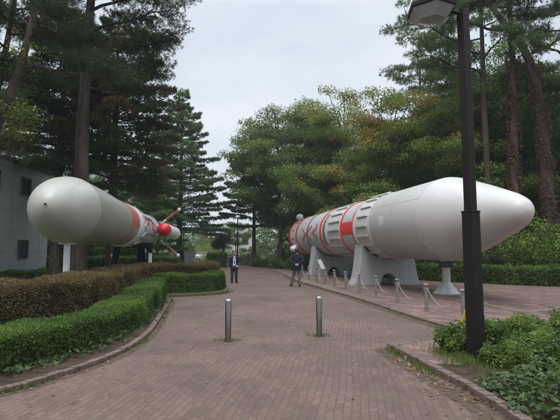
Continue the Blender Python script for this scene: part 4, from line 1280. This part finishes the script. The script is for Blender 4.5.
def trunk_ivy(root, path, r, z0, z1, n, seed):
    rng = np.random.default_rng(seed)
    p = np.array(path, float)
    z = rng.uniform(z0, z1, n); a = rng.random(n) * 2 * PI
    dens = np.sin(z * 2.2 + np.cos(a) * 2) + rng.normal(0, .6, n) > -.3
    z, a = z[dens], a[dens]
    x = np.interp(z, p[:, 2], p[:, 0]); y = np.interp(z, p[:, 2], p[:, 1])
    rr = r * (1.0 + rng.random(len(z)) * .25)
    P = np.c_[x + np.cos(a) * rr, y + np.sin(a) * rr, z]
    N = np.c_[np.cos(a), np.sin(a), np.zeros(len(z))]
    U = unit(N * .6 + rng.normal(0, .6, (len(z), 3)) + np.array([0, 0, -.3])); W = unit(np.cross(U, N + rng.normal(0, .3, (len(z), 3))))
    L = .13 * rng.uniform(.6, 1.3, len(z))
    link(bpy.data.objects.new('climbing_ivy', mesh_np('climbing_ivy', kites(P, U, W, L, L * .7), len(z), 4, rng.random(len(z)), M['lf_rust'])), root)
pa = [(-.1, 0, -.1), (0, 0, 4), (.15, 0, 8), (.3, 0, 12), (.25, 0, 16), (.2, 0, 19)]
t1 = plant_tree(gen_pine(132, pa, .26, .74, 9, 3.0, 2400, L=.22, wd=.026, k=11, pad=.7), 'pine_tree', 'straight pine trunk with rusty climbing ivy above the rocket nose', 'tree', (px(516, 24), 24, 0))
trunk_ivy(t1, pa, .26, 2.5, 13, 5200, 5)
pb = [(.2, 0, -.1), (.15, 0, 4), (-.05, 0, 8), (-.15, 0, 10.5), (-.5, 0, 12.6), (-1.6, 0, 14.0), (-2.8, 0, 15.4), (-3.6, 0, 17.5)]
t2 = plant_tree(gen_pine(133, pb, .33, .84, 8, 3.0, 2700, L=.22, wd=.026, k=11, pad=.7, bark='bark', boughs=[((-.4, 0, 12.6), (2.6, -.4, 14.6), .12), ((-1.6, 0, 14), (-5.6, -.6, 14.2), .1)]),
                'pine_tree', 'crooked pine bending left with ivy on its trunk, right edge', 'tree', (px(549, 23.5), 23.5, 0))
trunk_ivy(t2, pb, .31, 2.5, 12, 5200, 6)
plant_tree(gen_pine(134, [(0, 0, -.1), (.1, 0, 5), (.3, 0, 10), (.2, 0, 17)], .26, .7, 12, 3.2, 3400, L=.22, wd=.026, k=11), 'pine_tree', 'pine at the far right edge with foliage above the crooked pine', 'tree', (px(574, 22), 22, 0))

# the deep wood behind, nothing in it is told apart
proto_wood = [gen_broad(140 + i, 13.5, 4.8, 1.5, 20000, .2, 'lf_mixed', 'bark', 14) for i in range(3)]
rw = random.Random(4)
spots = [(6, 50), (10.5, 46), (14.5, 42), (18.5, 39), (22.5, 35), (26, 31), (24, 24.5), (20.5, 29), (16.5, 33.5), (12.5, 37), (1.5, 56), (12, 55), (20, 48), (27, 42), (33, 36), (30, 26)]
for i, (x, y) in enumerate(spots):
    plant_tree(proto_wood[i % 3], 'broadleaf_tree', 'dull green tree in the deep wood behind the right rocket', 'tree', (x, y, 0), rw.random() * 6.3, rw.uniform(.85, 1.12), 'trees in the deep wood behind the right rocket')
spl = [(-24, 40), (-31, 44), (-18, 34), (-27, 33), (-14.5, 52), (-34, 36), (-21, 50)]
for i, (x, y) in enumerate(spl):
    plant_tree(proto_wood[(i + 1) % 3], 'broadleaf_tree', 'dull green tree in the wood behind the left rocket', 'tree', (x, y, 0), rw.random() * 6.3, rw.uniform(.6, .85), 'trees in the wood behind the left rocket')
# far woodland as one mass
def far_wood():
    rng = np.random.default_rng(77)
    C = []; R = []
    for i in range(330):
        x = rng.uniform(-110, 110); y = rng.uniform(88, 125)
        hh = rng.uniform(2.5, 6) if -30 < x < -4 else rng.uniform(6, 14)
        for k in range(3):
            C.append((x + rng.normal(0, 1.5), y + rng.normal(0, 1.5), hh * (.3 + .3 * k))); R.append(rng.uniform(1.6, 3))
    me = broad_crown('far_woodland', rng, np.array(C), np.array(R), 60000, .75, M['lf_autumn'], .8, tint_fn=lambda P: -.25)
    o = link(bpy.data.objects.new('far_woodland', me)); struct(o, 'stuff')
far_wood()

# ------------------------------------------------------------------ buildings
def window(parent, c, w, h, nrm, name='window'):
    """framed window on a wall facing +x ('x') or -y ('y')"""
    mb = MB(); t = .07
    d = .1
    def b(u, v, uw, vh):
        if nrm == 'x': mb.box((c[0] + d / 2 - .02, c[1] + u, c[2] + v), (d, uw, vh))
        else: mb.box((c[0] + u, c[1] - d / 2 + .02, c[2] + v), (uw, d, vh))
    b(0, h / 2, w + t, t); b(0, -h / 2, w + t, t); b(-w / 2, 0, t, h - t); b(w / 2, 0, t, h - t); b(0, 0, .04, h - t)
    f = mb.build(name, M['windowframe'], parent)
    m2 = MB()
    if nrm == 'x': m2.box((c[0] + .012, c[1], c[2]), (.02, w - .05, h - .05))
    else: m2.box((c[0], c[1] - .012, c[2]), (w - .05, .02, h - .05))
    m2.build('pane', M['windowdark'], f)
bl = thing('office_building', 'grey panel clad two storey building with dark square windows', 'building', (-14.35, 27.2, 0))
mb = MB(); mb.box((-7, -7.5, 3.2), (14, 15, 6.4)); mb.build('wall', M['facade'], bl)
mb = MB()
for z in (.5, 1.62, 2.74, 3.86, 4.98, 6.1): mb.box((.003, -7.5, z), (.006, 15, .022))
for k in range(11): mb.box((.0035, -.95 - 1.4 * k, 3.2), (.007, .022, 6.4))
for z in (.5, 1.62, 2.74, 3.86, 4.98, 6.1): mb.box((-7, .003, z), (14, .006, .022))
mb.build('panel_joints', M['joint'], bl)
mb = MB(); mb.box((-7, -7.5, 6.45), (14.2, 15.2, .12)); mb.build('roof', M['roofgrey'], bl)
for y in (-2.6, -5.4, -8.2, -11):
    for z in (1.75, 5.25): window(bl, (0, y, z), .85, .95, 'x')
b2 = thing('apartment_building', 'tall pale building glimpsed through the dark conifers', 'building', (px(88, 64), 64, 0))
mb = MB(); mb.box((0, 5, 6.6), (12, 10, 13.2)); mb.build('wall', M['palewall2'], b2)
mb = MB(); mb.box((0, 5, 13.3), (12.3, 10.3, .2)); mb.build('roof', M['roofgrey'], b2)
for x in (-4.4, -1.5, 1.5, 4.4):
    for z in (2, 5.3, 8.6, 11.6): window(b2, (x, 0, z), 1.5, 1.4, 'y')
b3 = thing('house', 'pale house far down the path behind the thin tree', 'house', (px(238, 85), 85, 0))
mb = MB(); mb.box((0, 4, 2.3), (5.6, 8, 4.6)); mb.build('wall', M['palewall'], b3)
mb = MB(); mb.add([(-3, -.3, 4.6), (3, -.3, 4.6), (3, 8.3, 4.6), (-3, 8.3, 4.6), (0, -.3, 6.3), (0, 8.3, 6.3)], [(0, 1, 4), (2, 3, 5), (1, 2, 5, 4), (3, 0, 4, 5), (3, 2, 1, 0)])
mb.build('roof', M['palewall2'], b3)
for x in (-1.4, 1.4):
    for z in (3.3,): window(b3, (x, 0, z), 1.2, 1.0, 'y')
plant_tree(gen_broad(151, 6.4, 2.6, .8, 9000, .2, 'lf_mixed', 'bark', 9), 'broadleaf_tree', 'small round green tree half hiding the far pale house', 'tree', (px(237, 72), 72, 0))
# white kiosk
ks = thing('white_kiosk', 'plain white gate pillar block beside the distant parked car', 'kiosk', (px(189, 47), 47, 0))
mb = MB(); mb.box((0, 0, 1.0), (1.15, .8, 2.0)); mb.build('body', M['white'], ks, bevel=.02)
mb = MB(); mb.box((0, 0, 2.03), (1.25, .9, .06)); mb.build('top_slab', M['palewall2'], ks)
for x in (-.3, .02, .3): MB().box((x, 0, 2.2), (.12, .2, .28)).build('top_block', M['joint'], ks)

# distant car
car = thing('parked_car', 'small silver car parked far away beyond the hedges', 'car', (px(203, 74), 74, 0))
mb = MB()
side = [(-2.1, .35), (-2.15, .7), (-1.9, .92), (-1.0, 1.0), (-.35, 1.45), (1.1, 1.48), (1.75, 1.05), (2.05, .95), (2.1, .4)]
n = len(side)
vs = []
for s, sh in ((-1, 1), (1, 1)):
    for (y, z) in side: vs.append((s * (.82 if z < 1.02 else .62), y, z))
mb.add(vs, [tuple(range(n)), tuple(range(2 * n - 1, n - 1, -1))] + [(i, n + i, n + (i + 1) % n, (i + 1) % n) for i in range(n)])
mb.build('body', M['white'], car, bevel=.05)
mb = MB(); mb.add([(-.74, -1.0, 1.015), (.74, -1.0, 1.015), (.6, -.4, 1.42), (-.6, -.4, 1.42)], [(0, 1, 2, 3)]); mb.v = [(x, y - .03, z + .02) for x, y, z in mb.v]
mb.build('windscreen', M['windowdark'], car)
for sx in (-1, 1):
    for y in (-1.35, 1.3):
        mb = MB(); mb.tube([(sx * .84, y, .31), (sx * .66, y, .31)], .31, 18); w = mb.build('wheel', M['black'], car)
        MB().tube([(sx * .85, y, .31), (sx * .83, y, .31)], .18, 12).build('rim', M['steelcap'], w)
    mb = MB(); mb.box((sx * .58, -2.12, .74), (.34, .1, .14)); mb.build('headlight', M['glass'], car)

# ------------------------------------------------------------------ people
M['skin'] = plain('skin', (.36, .21, .15), .55, var=.06)
M['hair'] = plain('black_hair', (.01, .009, .009), .5, var=.3, scale=30)
M['navy'] = plain('navy_jacket', (.012, .015, .03), .85, var=.2, scale=12, spec=.2)
M['charcoal'] = plain('charcoal_suit', (.017, .019, .026), .85, var=.2, scale=12, spec=.2)
M['greytrs'] = plain('grey_trousers', (.085, .078, .075), .9, var=.15, scale=12, spec=.2)
M['shirt'] = plain('pale_blue_shirt', (.42, .48, .62), .8, var=.05)
M['tie'] = plain('dark_tie', (.03, .035, .09), .6)
M['shoe'] = plain('black_shoe', (.012, .011, .011), .35)

def ell_loft(mb, rings, n=20):
    """rings: (x, y, z, a, b) horizontal ellipses"""
    vs = []; fs = []
    for (x, y, z, a, b) in rings:
        for k in range(n):
            t = 2 * PI * k / n
            vs.append((x + a * math.cos(t), y + b * math.sin(t), z))
    for i in range(len(rings) - 1):
        for k in range(n):
            fs.append((i * n + k, i * n + (k + 1) % n, (i + 1) * n + (k + 1) % n, (i + 1) * n + k))
    fs += [tuple(range(n - 1, -1, -1)), tuple((len(rings) - 1) * n + k for k in range(n))]
    mb.add(vs, fs)

def ellipsoid(mb, c, r, M3=None, n=14):
    vs = []; fs = []
    m = n // 2 + 2
    for i in range(m + 1):
        p = PI * i / m
        for k in range(n):
            t = 2 * PI * k / n
            v = Vector((r[0] * math.sin(p) * math.cos(t), r[1] * math.sin(p) * math.sin(t), r[2] * math.cos(p)))
            if M3: v = M3 @ v
            vs.append(v + Vector(c))
    for i in range(m):
        for k in range(n):
            fs.append((i * n + k, (i + 1) * n + k, (i + 1) * n + (k + 1) % n, i * n + (k + 1) % n))
    mb.add(vs, fs)

def fuse(mb, name, mat, parent, vox=.012, sm=4):
    """weld overlapping closed shapes into one continuous surface"""
    o = mb.build(name, mat, parent)
    m = o.modifiers.new('r', 'REMESH'); m.mode = 'VOXEL'; m.voxel_size = vox
    s = o.modifiers.new('s', 'SMOOTH'); s.factor = .5; s.iterations = sm
    bake(o)
    o.data.polygons.foreach_set('use_smooth', [True] * len(o.data.polygons))
    return o

def hand(mb, wrist, d, palm_n, thumb_side, curl=.5, s=1.0):
    """palm with four curled fingers of unequal length and a thumb from the side"""
    d = Vector(d).normalized(); pn = Vector(palm_n); pn = (pn - d * pn.dot(d)).normalized()
    side = d.cross(pn).normalized() * thumb_side
    w = Vector(wrist)
    R = Matrix((side, pn, d)).transposed()
    ellipsoid(mb, w + d * .05 * s, (.04 * s, .017 * s, .056 * s), R)
    for i, (o, L) in enumerate(((.029, .07), (.01, .08), (-.01, .075), (-.028, .058))):
        p = w + d * .092 * s + side * o * s
        pts = [p - d * .02]
        ang = .1
        for j, f in enumerate((.45, .32, .23)):
            dd = d * math.cos(ang) + pn * math.sin(ang)
            p = p + dd * L * f * s
            pts.append(p); ang += curl * (1 + .15 * i)
        mb.tube(pts, [.0095 * s, .0095 * s, .0085 * s, .0068 * s], 8)
    p = w + d * .028 * s + side * .03 * s
    dd = (side * .75 + d * .65 + pn * .2).normalized()
    q = p + dd * .034 * s
    dd2 = (side * .2 + d * .9 + pn * .35).normalized()
    mb.tube([p - dd * .012, q, q + dd2 * .03 * s], [.0125 * s, .011 * s, .008 * s], 8)

def person(label, loc, rz, s, J, clothes):
    o = thing('person', label, 'person', loc, (0, 0, rz)); o.scale = (s,) * 3
    # --- body: head, neck, trunk, arms with hands, legs: one surface
    mb = MB()
    hx, hy, hz = J['head']
    HR = Matrix.Rotation(J.get('turn', 0), 3, 'Z') @ Matrix.Rotation(J.get('nod', 0), 3, 'X')
    def hp(v): return Vector((hx, hy, hz)) + HR @ Vector(v)
    ellipsoid(mb, hp((0, .01, .02)), (.076, .096, .105), HR, 20)
    ellipsoid(mb, hp((0, -.02, -.05)), (.058, .068, .075), HR, 16)
    ellipsoid(mb, hp((0, -.062, -.098)), (.026, .024, .02), HR)            # chin
    mb.tube([hp((0, -.086, .008)), hp((0, -.108, -.03)), hp((0, -.092, -.04))], [.009, .015, .012], 8)   # nose
    ellipsoid(mb, hp((0, -.086, -.066)), (.024, .01, .008), HR)            # lips
    mb.tube([hp((-.05, -.07, .022)), hp((0, -.088, .022)), hp((.05, -.07, .022))], .01, 6)               # brow
    for e in (-1, 1): ellipsoid(mb, hp((e * .078, .012, -.012)), (.011, .022, .034), HR)
    mb.tube([(0, .015, 1.40), (hx * .5, hy * .5 + .015, 1.47), hp((0, .025, -.05))], [.066, .056, .056], 14)
    ell_loft(mb, [(0, 0, .86, .14, .1), (0, 0, .95, .155, .11), (0, 0, 1.08, .14, .1), (0, 0, 1.25, .165, .115), (0, 0, 1.36, .175, .1), (0, 0, 1.42, .12, .075), (0, .01, 1.45, .06, .05)])
    for side, k in ((-1, 'R'), (1, 'L')):
        sh, el, wr = (Vector(v) for v in J['arm' + k])
        mb.tube([sh, sh.lerp(el, .5), el, el.lerp(wr, .4), wr], [.052, .047, .039, .037, .026], 12)
        hd = J['hand' + k]
        hand(mb, wr, hd[0], hd[1], hd[2], hd[3])
        hip, kn, an, toe = (Vector(v) for v in J['leg' + k])
        mb.tube([hip, hip.lerp(kn, .5), kn, kn.lerp(an, .35), an], [.085, .075, .055, .054, .037], 12)
        ellipsoid(mb, an.lerp(toe, .5) + Vector((0, 0, -.03)), (.036, .105, .03), Matrix.Rotation(math.atan2(-(toe - an).x, (toe - an).y), 3, 'Z'))
    fuse(mb, 'body', M['skin'], o, .0065, 2)
    for e in (-1, 1):
        m2 = MB(); ellipsoid(m2, hp((e * .031, -.081, .003)), (.012, .008, .007), HR); m2.build('eye', M['ink'], o, smooth=True)
    # hair cap, cut high on the forehead
    mb = MB(); ellipsoid(mb, hp((0, .022, .036)), (.085, .1, .104), HR, 22)
    ellipsoid(mb, hp((0, .05, -.015)), (.079, .068, .075), HR, 18)
    ellipsoid(mb, hp((.02, -.045, .095)), (.055, .05, .036), HR, 14)
    keep = []
    fuse(mb, 'hair', M['hair'], o, .009, 2)
    # --- trousers
    mb = MB()
    ell_loft(mb, [(0, 0, .80, .155, .12), (0, 0, .9, .168, .125), (0, 0, 1.0, .158, .118), (0, 0, 1.03, .15, .11)])
    for k in 'RL':
        hip, kn, an, toe = (Vector(v) for v in J['leg' + k])
        end = an + Vector((0, 0, -.03))
        mb.tube([hip + Vector((0, 0, .03)), hip.lerp(kn, .5), kn, kn.lerp(end, .5), end], [.1, .092, .075, .07, .066], 14)
    fuse(mb, 'trousers', M[clothes['trousers']], o, .011, 3)
    # --- shoes
    for k in 'RL':
        an, toe = Vector(J['leg' + k][2]), Vector(J['leg' + k][3])
        d = (toe - an); d.z = 0
        R3 = Matrix.Rotation(math.atan2(-d.x, d.y), 3, 'Z')
        mb = MB()
        c = Vector((an.x, an.y, 0)) + d * .38
        ellipsoid(mb, c + Vector((0, 0, .042 + min(an.z, toe.z + .07) - .085)), (.047, .14, .042), R3, 16)
        ellipsoid(mb, Vector((an.x, an.y, an.z - .035)), (.045, .06, .05), R3, 14)
        fuse(mb, 'shoe', M['shoe'], o, .009, 2)
    # --- jacket
    mb = MB()
    ell_loft(mb, [(0, .005, .75, .215, .155), (0, .005, .88, .208, .15), (0, 0, 1.05, .18, .132), (0, 0, 1.25, .192, .135), (0, 0, 1.36, .205, .12), (0, .005, 1.425, .15, .09), (0, .015, 1.46, .085, .07)], 24)
    for k in 'RL':
        sh, el, wr = (Vector(v) for v in J['arm' + k])
        w2 = el.lerp(wr, .96)
        mb.tube([sh + Vector((0, 0, .0)), sh.lerp(el, .5), el, el.lerp(w2, .5), w2], [.074, .066, .058, .053, .047], 14)
    fuse(mb, 'jacket', M[clothes['jacket']], o, .011, 3)
    if clothes.get('shirt'):
        mb = MB()   # open front: shirt from collar to belt, seated just in front of the jacket surface
        rows = []
        for z, w in ((.93, .085), (1.02, .08), (1.12, .072), (1.22, .078), (1.32, .07), (1.39, .055), (1.44, .05)):
            a = np.interp(z, [.88, 1.05, 1.25, 1.36, 1.425, 1.46], [.186, .172, .192, .205, .15, .085])
            b = np.interp(z, [.88, 1.05, 1.25, 1.36, 1.425, 1.46], [.14, .128, .135, .12, .09, .07]) + .006
            row = []
            for q in np.linspace(-1, 1, 9):
                x = q * w + .012
                row.append((x, -b * math.sqrt(max(0, 1 - (x / a) ** 2)) , z))
            rows.append(row)
        vs = [v for r in rows for v in r]
        fs = [(i * 9 + j, i * 9 + j + 1, (i + 1) * 9 + j + 1, (i + 1) * 9 + j) for i in range(len(rows) - 1) for j in range(8)]
        back = [(x, y + .03, z) for x, y, z in vs]
        nb = len(vs)
        mb.add(vs + back, fs + [tuple(nb + i for i in f[::-1]) for f in fs])
        mb.build('shirt', M['shirt'], o, smooth=True)
        t2 = MB()
        for (z0, z1, w0, w1) in ((1.40, 1.36, .018, .014), (1.36, 1.08, .014, .03), (1.08, 1.03, .03, .002)):
            ys = [-(np.interp(z, [.88, 1.05, 1.25, 1.36, 1.425, 1.46], [.14, .128, .135, .12, .09, .07]) + .011) for z in (z0, z1)]
            t2.add([(.012 - w0, ys[0], z0), (.012 + w0, ys[0], z0), (.012 + w1, ys[1], z1), (.012 - w1, ys[1], z1)], [(0, 1, 2, 3)])
        t2.build('tie', M['tie'], o)
        for e in (-1, 1):
            t3 = MB()
            t3.add([(e * .02 + .012, -.075, 1.455), (e * .075 + .012, -.06, 1.46), (e * .105 + .012, -.132, 1.26), (e * .072 + .012, -.146, 1.1), (e * .07 + .012, -.145, 1.28)], [(0, 1, 2, 4), (2, 3, 4)])
            t3.v = [(x, y - .008, z) for x, y, z in t3.v]
            t3.build('lapel', M[clothes['jacket']], o)
    return o

J1 = dict(head=(.015, -.03, 1.585), turn=.55, nod=-.12,
          armR=[(-.19, 0, 1.385), (-.255, .02, 1.10), (-.25, -.05, .86)], armL=[(.19, 0, 1.385), (.265, .03, 1.11), (.2, -.13, .95)],
          handR=((.05, -.12, -1), (1, 0, 0), 1, .4), handL=((-.6, -.5, -.55), (0, .5, -.8), -1, .5),
          legR=[(-.085, 0, .9), (-.1, -.01, .49), (-.115, .02, .09), (-.15, -.2, .02)], legL=[(.085, 0, .9), (.11, -.03, .49), (.13, 0, .09), (.2, -.2, .02)])
person('man in dark suit, pale blue shirt and tie standing on the path', (-2.36, 22.8, .004), .12, .96, J1, dict(trousers='charcoal', jacket='charcoal', shirt=True))
J2 = dict(head=(0, -.01, 1.59), turn=.1, nod=.05,
          armR=[(-.19, 0, 1.385), (-.275, .1, 1.13), (-.07, .2, 1.0)], armL=[(.19, 0, 1.385), (.275, .1, 1.13), (.07, .205, .98)],
          handR=((.8, .12, -.35), (0, -1, .1), 1, .5), handL=((-.8, .12, -.15), (0, -1, .1), -1, .5),
          legR=[(-.085, 0, .9), (-.1, 0, .49), (-.12, .1, .09), (-.14, -.1, .02)], legL=[(.085, 0, .9), (.16, -.07, .49), (.25, -.02, .09), (.33, -.2, .02)])
person('man in navy jacket walking away with hands clasped behind back', (.79, 20.8, .004), PI - .05, 1.04, J2, dict(trousers='greytrs', jacket='navy'))

# ------------------------------------------------------------------ light and sky
w = bpy.data.worlds.new('World'); S.world = w; w.use_nodes = True
nt = w.node_tree; bg = nt.nodes['Background']
sky = nt.nodes.new('ShaderNodeTexSky'); sky.sky_type = 'NISHITA'; sky.sun_disc = False
EL, AZ_ = math.radians(58), math.radians(200)
sky.sun_elevation = EL; sky.sun_rotation = AZ_
sky.dust_density = 4; sky.air_density = 1.5
# an even cloud deck in front of the blue: pale grey with soft darker patches
tc = nt.nodes.new('ShaderNodeTexCoord'); mp = nt.nodes.new('ShaderNodeMapping'); mp.inputs['Scale'].default_value = (1, 1, 2.2)
nt.links.new(tc.outputs['Generated'], mp.inputs['Vector'])
ns = nt.nodes.new('ShaderNodeTexNoise'); ns.inputs['Scale'].default_value = 2.2; ns.inputs['Detail'].default_value = 6; ns.inputs['Roughness'].default_value = .5
nt.links.new(mp.outputs['Vector'], ns.inputs['Vector'])
rp = nt.nodes.new('ShaderNodeValToRGB')
rp.color_ramp.elements[0].position = .36; rp.color_ramp.elements[0].color = (5.4, 6.15, 7.0, 1)
rp.color_ramp.elements[1].position = .62; rp.color_ramp.elements[1].color = (7.0, 7.5, 8.1, 1)
nt.links.new(ns.outputs['Fac'], rp.inputs['Fac'])
mx = nt.nodes.new('ShaderNodeMix'); mx.data_type = 'RGBA'; mx.inputs[0].default_value = .93
nt.links.new(sky.outputs['Color'], mx.inputs[6]); nt.links.new(rp.outputs['Color'], mx.inputs[7])
# an overcast sky is brighter overhead than near the horizon
sx = nt.nodes.new('ShaderNodeSeparateXYZ'); nt.links.new(tc.outputs['Generated'], sx.inputs[0])
mr = nt.nodes.new('ShaderNodeMapRange'); mr.inputs[1].default_value = .5; mr.inputs[2].default_value = 1; mr.inputs[3].default_value = 1; mr.inputs[4].default_value = 4.6
nt.links.new(sx.outputs['Z'], mr.inputs[0])
vm = nt.nodes.new('ShaderNodeVectorMath'); vm.operation = 'SCALE'
nt.links.new(mx.outputs[2], vm.inputs[0]); nt.links.new(mr.outputs[0], vm.inputs['Scale'])
nt.links.new(vm.outputs[0], bg.inputs['Color'])
bg.inputs['Strength'].default_value = .1
sl = bpy.data.lights.new('sun', 'SUN'); sl.energy = 1.35; sl.angle = math.radians(25); sl.color = (1, .97, .93)
so = link(bpy.data.objects.new('sun', sl))
sd = Vector((math.sin(AZ_) * math.cos(EL), math.cos(AZ_) * math.cos(EL), math.sin(EL)))
so.rotation_euler = sd.to_track_quat('Z', 'Y').to_euler()
so.location = (0, 0, 40)

# thin autumn damp in the air
hz = MB(); hz.box((0, 40, 14), (440, 300, 32)); hz = hz.build('haze', bpy.data.materials.new('thin_haze')); struct(hz, 'stuff')
hm = hz.data.materials[0]; hm.use_nodes = True; hm.node_tree.nodes.remove(hm.node_tree.nodes['Principled BSDF'])
pv = hm.node_tree.nodes.new('ShaderNodeVolumePrincipled'); pv.inputs['Color'].default_value = (.9, .93, .97, 1); pv.inputs['Density'].default_value = .0006
hm.node_tree.links.new(pv.outputs[0], hm.node_tree.nodes['Material Output'].inputs['Volume'])
S.view_settings.view_transform = 'Standard'; S.view_settings.look = 'None'
S.view_settings.gamma = 1; S.view_settings.exposure = .3; S.view_settings.use_curve_mapping = False
S.render.engine = 'CYCLES'
S.cycles.max_bounces = 6; S.cycles.diffuse_bounces = 3; S.cycles.transparent_max_bounces = 12
S.cycles.use_denoising = True
